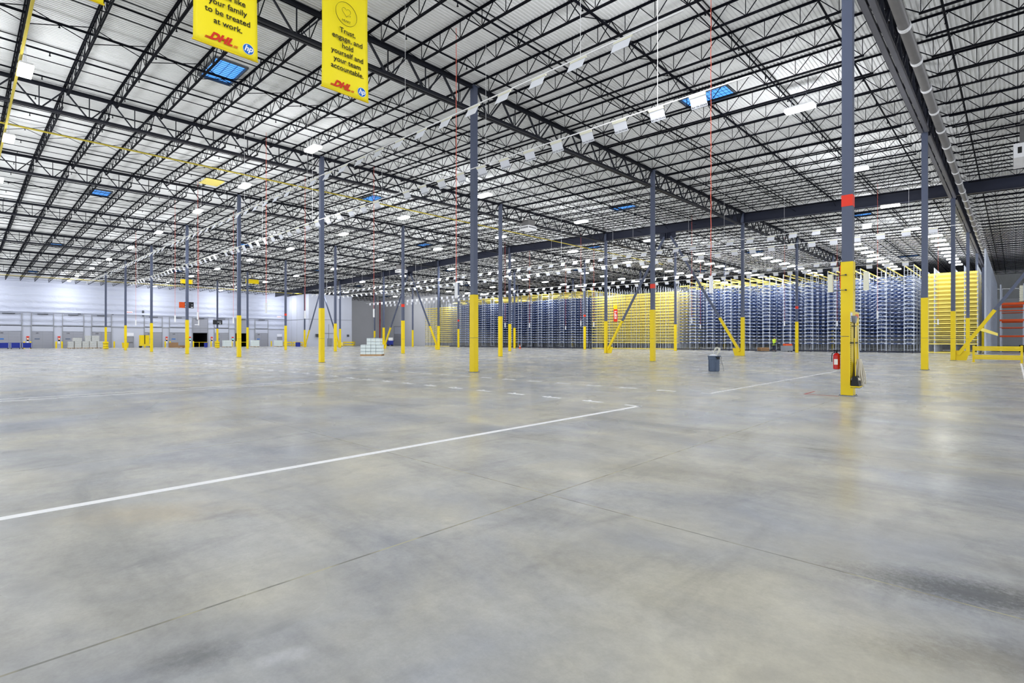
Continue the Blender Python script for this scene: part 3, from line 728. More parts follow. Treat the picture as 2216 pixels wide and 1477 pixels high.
# low dark guard rail along the rack fronts
for k, (a, b) in enumerate(((-34.0, -4.4), (-88.0, -50.4))):
    mb = MB().bb(a, b, RY-0.75, RY-0.69, 0.08, 0.22); x = a
    while x < b: mb.bb(x-0.04, x+0.04, RY-0.76, RY-0.68, 0, 0.24); x += 2.62
    single('rack_floor_guard', mb, 'beam', 'low navy floor rail before the %s blue racks' % ('right-hand' if k == 0 else 'left-hand'), 'guard rail', 'low navy rails at the rack fronts')
# red sign in the yellow rack
t = thing('hanging_sign', 'red and white sign with a yellow top on the central yellow rack', 'sign', (-45.35, 59.46, 4.6))
part('panel', MB().bb(-0.36, 0.36, -0.02, 0.0, 0, 2.1), 'red', t); part('yellow_cap', MB().bb(-0.36, 0.36, -0.03, 0.0, 2.1, 2.75), 'yellow', t)
part('white_symbol', MB().bb(-0.2, 0.2, -0.026, -0.02, 0.5, 0.72).bb(-0.2, 0.0, -0.026, -0.02, 0.85, 1.5).bb(0.08, 0.22, -0.026, -0.02, 0.85, 1.25).bb(-0.22, 0.22, -0.026, -0.02, 1.62, 1.76), 'white', t)
single('aisle_end_sign', MB().add([(0.42, 59.5, 2.6), (2.0, 59.9, 1.95), (2.0, 59.95, 2.25), (0.42, 59.55, 3.0), (0.42, 59.56, 2.6), (2.0, 59.96, 1.95), (2.0, 60.01, 2.25), (0.42, 59.61, 3.0)], [(0, 1, 2, 3), (7, 6, 5, 4), (0, 4, 5, 1), (1, 5, 6, 2), (2, 6, 7, 3), (3, 7, 4, 0)]), 'yrack', 'yellow flap sticking out from the right end of the yellow racks', 'flap')
# orange pallet racks on the far right
for q, (y, x0) in enumerate(((75.0, 1.9), (83.0, 1.9))):
    t = thing('pallet_rack', ['orange pallet rack at the right edge, front run', 'orange pallet rack at the right edge, rear run'][q], 'rack', (x0, y, 0), 0, 'orange pallet racks')
    for x in (0.1, 2.25, 4.6, 7.0):
        f = MB()
        for yy in (0.05, 1.1): f.bb(x-0.07, x+0.07, yy-0.05, yy+0.05, 0, 8.6)
        for z in range(8): f.bar((x, 0.05, 0.3+z), (x, 1.1, 1.2+z), 0.04)
        part('upright_frame', f, 'galv', t)
    for z, h in ((2.1, 0.2), (3.15, 0.08), (4.15, 0.25), (5.3, 0.10), (6.25, 0.28)):
        part('beam', MB().bb(0, 7.1, -0.06, 0.0, z-h, z).bb(0, 7.1, 1.15, 1.2, z-h, z), 'orange', t)
        part('decking', MB().bb(0.1, 7.0, 0.0, 1.15, z-0.06, z-0.02), 'dark' if q else 'red', t)
t = thing('carton_stack', 'cream stacked flat cartons on top of the orange rack at the right edge', 'stack', (4.3, 75.5, 6.27))
part('pallet', MB().bb(-0.6, 0.9, -0.5, 0.5, 0, 0.12), 'wood', t)
mb = MB()
for k in range(14): mb.bb(-0.58+0.03*(k % 2), 0.88, -0.48, 0.46+0.03*(k % 3), 0.13+k*0.14, 0.255+k*0.14)
part('flat_cartons', mb, 'cream', t)
single('dark_drum', MB().lathe([(0.3, 0), (0.3, 0.9)], (4.0, 74.0, 0)), 'dark', 'dark drum on the floor under the orange rack', 'drum')
# ------------------------------------------------------------------ floor markings
def tape(pts, name, label, m='tape', grp=None, w_=0.115):
    mb = MB()
    for (x0, y0, x1, y1) in pts:
        mb.bb(min(x0, x1)-(w_/2 if x0 == x1 else 0), max(x0, x1)+(w_/2 if x0 == x1 else 0), min(y0, y1)-(w_/2 if y0 == y1 else 0), max(y0, y1)+(w_/2 if y0 == y1 else 0), 0.0005, 0.003)
    return single(name, mb, m, label, 'floor marking', grp)
tape([(-2.98, -22, -2.98, -5.93), (-3.35, -5.95, -2.93, -5.95)], 'floor_line', 'long bright white line crossing the floor, ending in a small hook')
tape([(-3.0, -2.0, -3.0, 12.8), (-3.25, -2.0, -2.95, -2.0)], 'floor_line', 'white floor line leading from below the bin to the mop column', w_=0.08)
tape([(-14.95, -32, -14.95, -5.8)], 'floor_line', 'nearer line of the double white lines at the left', grp='double white floor lines', w_=0.09)
tape([(-15.6, -32, -15.6, -5.8)], 'floor_line', 'farther line of the double white lines at the left', grp='double white floor lines', w_=0.09)
tape([(-30.2, -32, -30.2, -5.8)], 'floor_line', 'faint white line on the floor behind the double lines', w_=0.09)
tape([(3.6, 10.0, 3.6, 30.5), (1.0, 30.6, 3.6, 30.6)], 'floor_line', 'white floor line by the yellow guard rail at the right', w_=0.08)
tape([(0.1, 0.0, -15.0, 0.0)] and [(-7.5, 25.5, -2.4, 25.5)], 'floor_line', 'short white floor line behind the mop column', w_=0.08)
tape([(-1.0, -0.3, -1.0, 0.75), (-1.0, -0.3, -0.16, -0.3)], 'red_floor_tape', 'thin red tape corner on the floor left of the mop column', 'redtape', None, 0.05)
def tmark(fl):
    mb = MB().bb(-0.32, 0.27, -0.065, 0.065, 0.0005, 0.003); mb.bar((-0.10, 0.04*fl, 0.0018), (-0.26, 0.20*fl, 0.0018), 0.07, 0.0024); mb.bar((0.02, 0.0, 0.0018), (-0.1, -0.08, 0.0018), 0.05, 0.0024); return mb.mesh('lane_mark', 'tape')
TMK = {1: tmark(1), -1: tmark(-1)}
for ri, (y, fl, nm) in enumerate(((-5.9, 1, 'nearer'), (-2.05, -1, 'farther'))):
    for k in range(32):
        x = -4.29-1.313*k
        single('lane_mark', TMK[fl], None, 'small white floor tick, %s from the near end of the %s tick row' % (ordn(k+1), nm), 'floor marking', 'lane ticks of the %s row' % nm, (x, y, 0))
# ------------------------------------------------------------------ things on the mop column
t = thing('fire_extinguisher', 'red fire extinguisher hung on the left side of the mop column', 'fire extinguisher', (-0.27, 0.0, 0.72))
part('cylinder', MB().lathe([(0.07, 0), (0.085, 0.02), (0.085, 0.38), (0.06, 0.43), (0.03, 0.45)], n=18), 'dred', t, smooth=False)
part('valve', MB().bb(-0.02, 0.02, -0.02, 0.02, 0.45, 0.5).bb(-0.08, 0.05, -0.012, 0.012, 0.5, 0.515).bar((-0.08, 0, 0.53), (0.04, 0, 0.515), 0.02), 'dark', t)
part('hose', MB().tube([(-0.03, 0, 0.47), (-0.1, -0.03, 0.44), (-0.115, -0.04, 0.32), (-0.1, -0.06, 0.2)], 0.011), 'ink', t)
part('label_plate', MB().bb(-0.045, 0.045, -0.088, -0.084, 0.13, 0.28), 'white', t)
part('wall_hook', MB().bb(0.02, 0.127, -0.02, 0.02, 0.4, 0.43), 'dark', t)
single('square_steel_bracket', MB().bb(0.01, 0.0, 0, 0, 0, 0) if False else MB().bb(-0.15, -0.147, -0.05, 0.05, 3.78, 3.86), 'white', 'small white sticker high on the left face of the mop column', 'sticker')
t = thing('tool_board', 'yellow tool hanging board on the right face of the mop column', 'board', (0.15, 0.05, 0.33))
mb = MB().bb(0.0, 0.025, -0.70, 0.40, 0, 1.96); part('board', mb, 'yellow', t)
mb = MB()
for k in range(34): mb.bb(0.0251, 0.031, -0.67, -0.63, 0.1+k*0.05, 0.118+k*0.05)
part('peg_hole', mb, 'ink', t)
part('white_notice', MB().bb(0.0255, 0.03, -0.68, -0.45, 1.68, 1.92), 'white', t); part('red_notice', MB().bb(0.0255, 0.03, -0.05, 0.30, 1.8, 1.9), 'orange', t)
part('hook_rail', MB().bb(0.026, 0.09, -0.72, 0.42, 1.11, 1.14).bb(0.026, 0.09, -0.55, -0.32, 1.56, 1.58), 'ink', t)
t = thing('broom', 'upright broom with a black handle hanging head-up on the tool board', 'broom', (0.225, -0.42, 0.55))
part('handle', MB().cyl((0, 0, 0), (0, 0, 1.45), 0.014, 8), 'ink', t); part('head', MB().add([(-0.05, -0.12, 1.62), (0.05, -0.12, 1.62), (0.03, 0.0, 1.42), (-0.03, 0.0, 1.42), (-0.05, 0.16, 1.60), (0.05, 0.16, 1.60), (0.03, 0.06, 1.42), (-0.03, 0.06, 1.42)], [(0, 1, 2, 3), (7, 6, 5, 4), (0, 4, 5, 1), (3, 2, 6, 7), (0, 3, 7, 4), (1, 5, 6, 2)]), 'grey', t)
t = thing('broom', 'yellow-handled push broom hanging beside the black broom', 'broom', (0.23, -0.06, 0.5))
part('handle', MB().cyl((0, 0, 0.2), (0, 0.02, 1.5), 0.013, 8), 'yellow', t); part('head', MB().bb(-0.03, 0.03, -0.02, 0.28, 0.25, 0.42).bb(-0.02, 0.02, 0.0, 0.10, 0.14, 0.25), 'ink', t)
t = thing('dustpan', 'black lobby dustpan low on the tool board', 'dustpan', (0.27, -0.52, 0.28))
part('pan', MB().add([(-0.08, -0.17, 0), (0.12, -0.17, 0), (0.12, 0.17, 0), (-0.08, 0.17, 0), (-0.04, -0.15, 0.30), (0.06, -0.15, 0.30), (0.06, 0.15, 0.30), (-0.04, 0.15, 0.30)], [(0, 3, 2, 1), (4, 5, 6, 7), (0, 1, 5, 4), (1, 2, 6, 5), (2, 3, 7, 6), (3, 0, 4, 7)]), 'ink', t)
part('yellow_lip', MB().bb(-0.085, 0.125, -0.175, 0.175, 0.015, 0.045), 'yellow', t)
part('handle', MB().cyl((0, 0, 0.3), (-0.02, 0, 1.3), 0.012, 8), 'yellow', t)
part('white_cloth', MB().lathe([(0.03, 0.30), (0.10, 0.24), (0.12, 0.20), (0.07, 0.18)], n=9), 'mop', t)
t = thing('string_mop', 'off-white string mop hanging from its handle over the dustpan', 'mop', (0.30, -0.20, 0.30))
part('handle', MB().cyl((0, 0, 0.6), (-0.04, 0, 1.62), 0.014, 8), 'cream', t)
mb = MB()
for k in range(46):
    a = random.uniform(0, 2*PI); r1 = random.uniform(0.04, 0.16); r0 = r1*0.5; z0 = random.uniform(-0.12, 0.12)
    mb.tube([(math.cos(a)*0.03, math.sin(a)*0.03, 0.72), (math.cos(a)*r0, math.sin(a)*r0*1.4, 0.55), (math.cos(a)*r1*0.9, math.sin(a)*r1*1.4, 0.3), (math.cos(a+0.2)*r1, math.sin(a+0.2)*r1*1.4, z0+0.1)], 0.016, 5)
part('mop_head', mb, 'mop', t)
for s, lb in ((-1, 'white upright tube lamp on two arms left of the mop column'), (1, 'white upright tube lamp on two arms right of the mop column')):
    t = thing('side_tube', lb, 'tube', (s*0.42, 0.0, 2.86), 0, 'tubes on arms at the mop column')
    part('tube', MB().bb(-0.06, 0.06, -0.035, 0.035, 0, 0.5), 'cream', t)
    part('arm', MB().cyl((0, 0, 0.03), (-s*0.3, 0, 0.03), 0.008, 6).cyl((0, 0, 0.44), (-s*0.3, 0, 0.44), 0.008, 6), 'ink', t)
for k, z in enumerate((2.89, 3.3)):
    single('eye_bolt', MB().cyl((-0.02, -0.19, z), (-0.02, -0.145, z), 0.022, 10).cyl((-0.02, -0.21, z), (-0.02, -0.19, z), 0.012, 8).bar((-0.02, -0.175, z), (-0.3, -0.1, z), 0.012), 'dgrey', ['lower round bolt on the front of the mop column sleeve', 'upper round bolt on the front of the mop column sleeve'][k], 'bolt', 'round bolts on the mop column')
single('marker_strip', MB().bb(-0.21, -0.146, 0.08, 0.12, 2.95, 3.6), 'red', 'slim red vertical marker behind the left tube of the mop column', 'marker')
# ------------------------------------------------------------------ rubbish bin
t = thing('rubbish_bin', 'grey-blue rubbish bin standing on the open floor', 'bin', (-7.31, 8.6, 0), 0.3)
part('bin_body', MB().lathe([(0.22, 0), (0.235, 0.02), (0.265, 0.58), (0.275, 0.60), (0.28, 0.72), (0.31, 0.73), (0.31, 0.76), (0.27, 0.76), (0.26, 0.70), (0.0, 0.69)], n=28), 'bin', t, smooth=False)
mb = MB()
for k in range(4): a = k*PI/2+0.5; mb.box((0.262*math.cos(a), 0.262*math.sin(a), 0.30), (0.02, 0.03, 0.56), a)
part('rib', mb, 'bin', t)
for a in (-0.9, -0.9+PI): part('handle', MB().box((0.325*math.cos(a), 0.325*math.sin(a), 0.70), (0.09, 0.17, 0.03), a).box((0.355*math.cos(a), 0.355*math.sin(a), 0.65), (0.02, 0.14, 0.10), a), 'ink', t)
mb = MB()
for q in range(5):
    P_ = []
    for k in range(17):
        a = 2*PI*k/16; P_.append((0.02+0.05*q*0.5+0.17*math.cos(a)*(0.7+0.06*q)+0.05, -0.06+0.03*q, 0.96+0.2*math.sin(a)*(1-0.07*q)+0.10*math.cos(a)))
    mb.tube(P_, 0.013, 6)
mb.tube([(-0.2, 0, 0.78), (-0.12, 0.03, 0.84), (0.0, 0, 0.8), (0.1, -0.05, 0.86)], 0.014)
o = single('coiled_hose', mb, 'rope', 'cream coiled hose sticking out of the rubbish bin', 'hose'); o.location = (-7.31, 8.6, 0); o.rotation_euler = (0, 0, 0.76)
o = single('loose_bag', MB().lathe([(0.03, 0.70), (0.2, 0.72), (0.19, 0.78), (0.08, 0.83), (0.0, 0.84)], (-0.04, 0.0, 0), 12), 'paper', 'crumpled white bag in the rubbish bin mouth', 'bag'); o.location = (-7.31, 8.6, 0)
o = single('dangling_cord', MB().tube([(0.31, 0.05, 0.77), (0.37, 0.05, 0.70), (0.38, 0.05, 0.5), (0.46, 0.05, 0.25), (0.50, 0.05, 0.03), (0.47, 0.05, 0.008)], 0.008), 'dgrey', 'thin dark cord hanging from the rubbish bin to the floor', 'cord'); o.location = (-7.31, 8.6, 0); o.rotation_euler = (0, 0, 0.76)
# ------------------------------------------------------------------ guard rails
def guard(loc, L, rz, lb, h=1.15):
    t = thing('guard_rail', lb, 'guard rail', loc, rz, 'yellow guard rails')
    for x in (0.06, L-0.06): part('post', MB().bb(x-0.06, x+0.06, -0.06, 0.06, 0, h).bb(x-0.12, x+0.12, -0.12, 0.12, 0, 0.015), 'yellow', t)
    for z in (0.36, 0.95):
        part('rail', MB().bb(0, L, -0.09, -0.06, z-0.15, z-0.05).bb(0, L, -0.11, -0.08, z-0.04, z+0.04).bb(0, L, -0.09, -0.06, z+0.05, z+0.15), 'yellow', t)
    return t
guard((1.2, 31.3, 0), 2.5, 0.0, 'yellow two-rail guard at the right by the chevron brace')
guard((-124, 37.0, 0), 4.5, 0, 'yellow guard rail against the office block, left length', 1.05)
guard((-118.8, 37.0, 0), 5.0, 0, 'yellow guard rail against the office block, right length', 1.05)
guard((-112.3, 46.2, 0), 2.6, PI/2, 'yellow guard rail on the front of the office block', 1.05)
guard((-121.5, 51.5, 0), 3.0, PI/2, 'yellow guard rail behind the white carton pallet', 1.05)
# ------------------------------------------------------------------ pallet of white cartons
t = thing('pallet', 'worn wooden pallet under the white cartons', 'pallet', (-41.9, 10.9, 0), 0.76)
mb = MB()
for k in range(7): mb.bb(-1.02, 1.02, -0.6+k*0.19, -0.6+k*0.19+0.12, 0.11, 0.135)
part('deck_boards', mb, 'wood', t)
for y in (-0.55, 0.0, 0.55): part('bearer', MB().bb(-1.02, 1.02, y-0.05, y+0.05, 0.0, 0.11), 'wood', t)
def carton(x, y, z, sx, sy, sz, lb):
    t = thing('carton', lb, 'carton', (0, 0, 0), 0.76, 'white cartons on the centre pallet')
    v = Matrix.Rotation(0.76, 3, 'Z') @ Vector((x, y, 0)); t.location = (-41.9+v.x, 10.9+v.y, z)
    part('box', MB().bb(-sx/2, sx/2, -sy/2, sy/2, 0, sz), 'carton', t)
    part('lid_seam', MB().bb(-sx/2-0.004, sx/2+0.004, -sy/2-0.004, sy/2+0.004, sz-0.05, sz-0.03), 'bin', t)
for l in range(5):
    nx = 4 if l < 3 else 3
    for c_ in range(nx):
        for r_ in range(2):
            x = -0.76+0.5*c_ if l < 3 else -0.2+0.42*c_
            carton(x, -0.28+0.56*r_, 0.14+l*0.315, 0.47 if l < 3 else 0.4, 0.52, 0.30, 'white carton on the pallet, %s layer, %s %s' % (['bottom', 'second', 'middle', 'fourth', 'top'][l], W1[c_], 'front' if r_ == 0 else 'back'))
single('grey_folder', MB().box((-41.6, 11.2, 1.74), (0.4, 0.3, 0.06), 0.7), 'bin', 'flat grey-blue case lying on the topmost white cartons', 'case')
# ------------------------------------------------------------------ person riding a pallet truck before the racks
t = thing('person', 'person in a hi-vis green shirt riding a pallet truck before the blue racks', 'person', (-19.3, 56.2, 0.12), TH+0.7)
bm = bmesh.new(); P_ = {}
J = dict(pel=(0, 0, 0.92), spine=(0.02, 0, 1.15), chest=(0.05, 0, 1.36), neck=(0.07, 0, 1.50), head0=(0.09, 0, 1.58), head=(0.10, 0, 1.68),
         shl=(0.05, 0.19, 1.42), ell=(0.12, 0.27, 1.15), wrl=(0.34, 0.16, 1.10), hal=(0.42, 0.14, 1.10), shr=(0.05, -0.19, 1.42), elr=(0.12, -0.27, 1.15), wrr=(0.34, -0.16, 1.10), har=(0.42, -0.14, 1.10),
         hpl=(0, 0.10, 0.88), knl=(0.06, 0.12, 0.48), anl=(0.0, 0.12, 0.09), tol=(0.16, 0.13, 0.04), hpr=(0, -0.10, 0.88), knr=(0.04, -0.12, 0.48), anr=(-0.04, -0.12, 0.09), tor=(0.12, -0.13, 0.04))
R_ = dict(pel=.15, spine=.14, chest=.16, neck=.055, head0=.085, head=.10, shl=.075, ell=.05, wrl=.035, hal=.035, shr=.075, elr=.05, wrr=.035, har=.035, hpl=.10, knl=.065, anl=.045, tol=.035, hpr=.10, knr=.065, anr=.045, tor=.035)
names = list(J)
E_ = [('pel', 'spine'), ('spine', 'chest'), ('chest', 'neck'), ('neck', 'head0'), ('head0', 'head'), ('chest', 'shl'), ('shl', 'ell'), ('ell', 'wrl'), ('wrl', 'hal'), ('chest', 'shr'), ('shr', 'elr'), ('elr', 'wrr'), ('wrr', 'har'), ('pel', 'hpl'), ('hpl', 'knl'), ('knl', 'anl'), ('anl', 'tol'), ('pel', 'hpr'), ('hpr', 'knr'), ('knr', 'anr'), ('anr', 'tor')]
def skinned(nodes, edges, rad, root, name, m, parent, sub=1):
    me = bpy.data.meshes.new(name); idx = {n: k for k, n in enumerate(nodes)}
    me.from_pydata([J2[n] for n in nodes], [(idx[a], idx[b]) for a, b in edges], []); o = bpy.data.objects.new(name, me); COL.objects.link(o)
    md = o.modifiers.new('s', 'SKIN'); sv = me.skin_vertices[0].data
    for n in nodes: sv[idx[n]].radius = (rad[n], rad[n])
    sv[idx[root]].use_root = True
    o.modifiers.new('d', 'SUBSURF').levels = sub; o.modifiers['d'].render_levels = sub
    dg = bpy.context.evaluated_depsgraph_get(); m2 = bpy.data.meshes.new_from_object(o.evaluated_get(dg)); bpy.data.objects.remove(o)
    m2.materials.clear(); m2.materials.append(M[m]); return part(name, m2, None, parent, smooth=True)
J2 = dict(J)
# five fingers per hand
for s, w_, h_ in (('l', 'hal', 1), ('r', 'har', -1)):
    bx, by, bz = J[w_]
    for f_ in range(4):
        n = 'f%s%d' % (s, f_); J2[n+'a'] = (bx+0.05, by+h_*(0.03-0.02*f_), bz); J2[n+'b'] = (bx+0.085, by+h_*(0.03-0.02*f_), bz-0.03); R_[n+'a'] = .009; R_[n+'b'] = .008
        E_ += [(w_, n+'a'), (n+'a', n+'b')]; names += [n+'a', n+'b']
    n = 't'+s; J2[n+'a'] = (bx-0.01, by-h_*0.045, bz); J2[n+'b'] = (bx+0.03, by-h_*0.06, bz-0.01); R_[n+'a'] = .011; R_[n+'b'] = .009; E_ += [(w_, n+'a'), (n+'a', n+'b')]; names += [n+'a', n+'b']
skinned(names, E_, R_, 'pel', 'body', 'skin', t, 2)
Rs = {k: v+0.035 for k, v in R_.items()}
J2['shl2'] = tuple(0.45*a+0.55*b for a, b in zip(J['shl'], J['ell'])); J2['shr2'] = tuple(0.45*a+0.55*b for a, b in zip(J['shr'], J['elr'])); Rs['shl2'] = Rs['shr2'] = .075; Rs['neck'] = .06
J2['hem'] = (0, 0, 0.86); Rs['hem'] = 0.165
J2['nk'] = (0.06, 0, 1.45); Rs['nk'] = 0.08
skinned(['pel', 'spine', 'chest', 'nk', 'shl', 'shl2', 'shr', 'shr2', 'hem'], [('hem', 'pel'), ('pel', 'spine'), ('spine', 'chest'), ('chest', 'nk'), ('chest', 'shl'), ('shl', 'shl2'), ('chest', 'shr'), ('shr', 'shr2')], Rs, 'pel', 'shirt', 'hiviz', t, 2)
skinned(['pel', 'hpl', 'knl', 'anl', 'hpr', 'knr', 'anr'], [('pel', 'hpl'), ('hpl', 'knl'), ('knl', 'anl'), ('pel', 'hpr'), ('hpr', 'knr'), ('knr', 'anr')], Rs, 'pel', 'trousers', 'trouser', t, 2)
part('hair', MB().lathe([(0.0, 0.0), (0.10, 0.0), (0.115, 0.05), (0.10, 0.11), (0.05, 0.14), (0.0, 0.145)], (0.085, 0, 1.66), 14), 'hair', t, smooth=True)
part('face', MB().bb(0.185, 0.205, -0.012, 0.012, 1.62, 1.66).bb(0.185, 0.192, -0.03, 0.03, 1.585, 1.595).bb(0.185, 0.192, 0.02, 0.045, 1.665, 1.68).bb(0.185, 0.192, -0.045, -0.02, 1.665, 1.68), 'skin', t)
rz = TH
t = thing('pallet_truck', 'grey ride-on pallet truck carrying the person in green', 'pallet truck', (-18.4, 56.9, 0), rz)
part('truck_body', MB().bb(-0.1, 1.0, -0.45, 0.45, 0.12, 0.78).bb(-1.35, -0.1, -0.42, 0.42, 0.07, 0.13), 'grey', t)
part('battery_cover', MB().bb(0.15, 0.95, -0.38, 0.38, 0.78, 1.02), 'orange', t)
part('control_handle', MB().cyl((-0.05, 0, 0.75), (-0.45, 0, 1.22), 0.03, 8).cyl((-0.45, -0.25, 1.22), (-0.45, 0.25, 1.22), 0.02, 8), 'ink', t)
for x in (0.85, -1.2):
    for y in (-0.36, 0.36): part('wheel', MB().cyl((x, y-0.06, 0.1), (x, y+0.06, 0.1), 0.1, 14), 'ink', t)
part('fork', MB().bb(-3.6, -1.3, -0.3, -0.14, 0.04, 0.10), 'dgrey', t); part('fork', MB().bb(-3.6, -1.3, 0.14, 0.3, 0.04, 0.10), 'dgrey', t)
for k in range(3):
    v = Matrix.Rotation(rz, 3, 'Z') @ Vector((-2.6, 0, 0))
    t = thing('pallet', 'wooden pallet on the truck forks left of the person, %s of three' % ['lowest', 'middle', 'topmost'][k], 'pallet', (-18.4+v.x, 56.9+v.y, 0.11+0.145*k), rz, 'pallets on the truck forks')
    mb = MB()
    for q in range(6): mb.bb(-0.55+q*0.19, -0.43+q*0.19, -0.5, 0.5, 0.11, 0.135)
    part('deck_boards', mb, 'wood', t)
    for y in (-0.45, 0, 0.45): part('bearer', MB().bb(-0.55, 0.55, y-0.04, y+0.04, 0, 0.11), 'brown', t)
t = thing('traffic_cone', 'small orange cone before the blue racks', 'cone', (-59.2, 50.7, 0))
part('cone_body', MB().lathe([(0.15, 0.03), (0.03, 0.75), (0.0, 0.76)], n=14), 'orange', t); part('cone_base', MB().bb(-0.2, 0.2, -0.2, 0.2, 0, 0.03), 'orange', t); part('reflective_band', MB().lathe([(0.108, 0.35), (0.085, 0.48)], n=14), 'white', t)
# ------------------------------------------------------------------ dock doors
DO = [(-12.54, -9.24), (-7.84, -4.93), (-3.56, -0.6), (0.72, 3.65), (9.19, 12.16), (13.57, 16.47), (17.87, 20.74), (22.13, 24.97), (26.43, 29.23), (30.77, 33.61), (-17.2, -14.2), (-21.6, -18.6)]
xw = XL+0.04
for n_, (a, b) in enumerate(DO):
    num = 240+n_ if n_ < 10 else 229+n_-1
    opened = n_ in (6, 8)
    t = bpy.data.objects.new('door_%d' % (n_+1), None); COL.objects.link(t); t.location = (xw, a, 0); t['kind'] = 'structure'
    t['label'] = ('%s dock door from the left, ' % W1[n_] if n_ < 10 else '%s dock door left of the frame, ' % W1[n_-10])+('raised over a dark opening' if opened else 'closed grey panels'); w_ = b-a
    dz = 3.12 if opened else 0.0
    mb = MB()
    for k in range(6): mb.bb(0.0, 0.05, 0, w_, dz+0.02+k*0.505, dz+0.50+k*0.505)
    part('door_panel', mb, 'door', t)
    part('panel_seam', MB().bb(0.0, 0.03, 0, w_, dz, dz+3.04).bb(0.05, 0.06, w_/2-0.03, w_/2+0.03, dz, dz+3.04), 'grey', t)
    if not opened:
        part('lintel_panel', MB().bb(0, 0.08, 0, w_, 3.1, 4.25), 'panel', t)
        part('upper_bar', MB().bb(0.02, 0.10, 0, w_, 4.25, 4.33), 'grey', t)
    for y in (-0.06, w_+0.06): part('track', MB().bb(0.0, 0.12, y-0.06, y+0.06, 0.0, 6.35), 'grey', t)
    part('spring_shaft', MB().cyl((0.18, 0.1, 6.2), (0.18, w_-0.1, 6.2), 0.03, 8).cyl((0.18, w_*0.25, 6.2), (0.18, w_*0.75, 6.2), 0.09, 10), 'dgrey', t)
    text_part('door_number', str(num), 0.32, 'ink', t, Matrix(((0, 0, 1, 0.062), (1, 0, 0, 0.75), (0, 1, 0, dz+2.75), (0, 0, 0, 1))), bold=0.004)
    part('window_light' if False else 'blue_notice', MB().bb(0.05, 0.06, 0.35, 1.05, dz+1.62, dz+1.80), 'paper' if opened else 'hpblue' if n_ in (0, 5, 9) else 'bin', t)
    if opened:
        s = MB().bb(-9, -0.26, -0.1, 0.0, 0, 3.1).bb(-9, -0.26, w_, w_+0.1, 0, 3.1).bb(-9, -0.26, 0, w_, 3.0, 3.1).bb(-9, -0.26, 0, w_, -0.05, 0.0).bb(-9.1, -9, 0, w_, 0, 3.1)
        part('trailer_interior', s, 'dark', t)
        part('dock_barrier', MB().bb(0.15, 0.2, 0, w_, 0.98, 1.06).bb(0.15, 0.2, w_*0.4, w_*0.43, 0, 1.0), 'yellow', t)
    for y, sd in ((a-0.28, 'left'), (b+0.28, 'right')):
        if n_ >= 10: continue
        single('bollard', MB().lathe([(0.13, 0), (0.13, 1.15), (0.09, 1.24), (0.0, 1.27)], (XL+1.5, y, 0), 14), 'yellow', 'yellow bollard at the %s side of the %s dock door from the left' % (sd, W1[n_]), 'bollard', 'dock door bollards')
    if n_ in (1, 2, 4, 5, 6, 7, 8):
        t2 = thing('dock_signal', '%s signal lamp on the wall left of the %s dock door' % ('green' if opened else 'red', W1[n_]), 'signal lamp', (xw, a-0.55, 1.35), 0, 'dock signal lamps')
        part('lamp_box', MB().bb(0, 0.12, -0.14, 0.14, 0, 0.5), 'dark', t2); part('lamp', MB().lathe([(0.10, 0), (0.12, 0.06), (0.06, 0.16), (0, 0.18)], (0.14, 0, 0.27), 12), 'greenlamp' if opened else 'redlamp', t2)
        part('warning_plate', MB().bb(0, 0.03, -0.2, 0.2, 0.6, 0.85), 'red', t2); part('control_cabinet', MB().bb(0, 0.12, -0.18, 0.12, -0.55, -0.1), 'white', t2)
for n_, y in enumerate((6.25, 35.9)):
    t = bpy.data.objects.new('door_%d' % (n_+21), None); COL.objects.link(t); t.location = (xw, y, 0); t['kind'] = 'structure'
    part('door_panel', MB().bb(0, 0.06, 0, 1.0, 0.02, 2.1), 'door', t); part('door_frame', MB().bb(0, 0.1, -0.07, 0, 0, 2.17).bb(0, 0.1, 1.0, 1.07, 0, 2.17).bb(0, 0.1, -0.07, 1.07, 2.1, 2.17), 'grey', t)
    part('push_bar', MB().bb(0.06, 0.14, 0.1, 0.9, 1.0, 1.06), 'dgrey', t)
    single('pink_notice', MB().bb(xw, xw+0.03, y-0.1, y+1.1, 2.3, 2.95), 'paper', 'pale notice board over the %s exit door' % ['nearer', 'farther'][n_], 'notice', 'notices over the exit doors')
    t = thing('exit_sign', 'EXIT sign high on the dock wall above the %s exit door' % ['nearer', 'farther'][n_], 'exit sign', (xw, y+0.4, 6.95), 0, 'exit signs')
    part('sign_box', MB().bb(0, 0.08, -0.5, 0.5, -0.3, 0.3), 'white', t)
    text_part('lettering', 'EXIT', 0.42, 'red', t, Matrix(((0, 0, 1, 0.085), (1, 0, 0, 0), (0, 1, 0, 0), (0, 0, 0, 1))), bold=0.01)
for n_, (y, z) in enumerate(((-7.2, 6.75), (-1.2, 6.6), (8.9, 6.9), (3.9, 6.55))):
    single('wall_speaker', MB().bb(xw, xw+0.25, y-0.22, y+0.22, z-0.2, z+0.2) if n_ < 2 else MB().bb(xw, xw+0.2, y-0.15, y+0.15, z-(0.6 if n_ == 2 else 0.1), z+(0.6 if n_ == 2 else 0.1)), 'dgrey', ['dark wall box above the second dock door', 'dark wall box above the third dock door', 'tall grey wall box left of the fifth dock door', 'small dark wall fitting left of the nearer EXIT sign'][n_], 'wall box')
t = thing('overhead_sign', 'orange and black sign hung high before the dock wall', 'sign', (-95, 8.75, 6.75))
part('panel', MB().bb(-0.05, 0.05, -0.95, -0.15, 0, 0.95), 'orange', t); part('black_panel', MB().bb(-0.05, 0.05, -0.15, 1.15, 0, 1.0), 'screen', t)
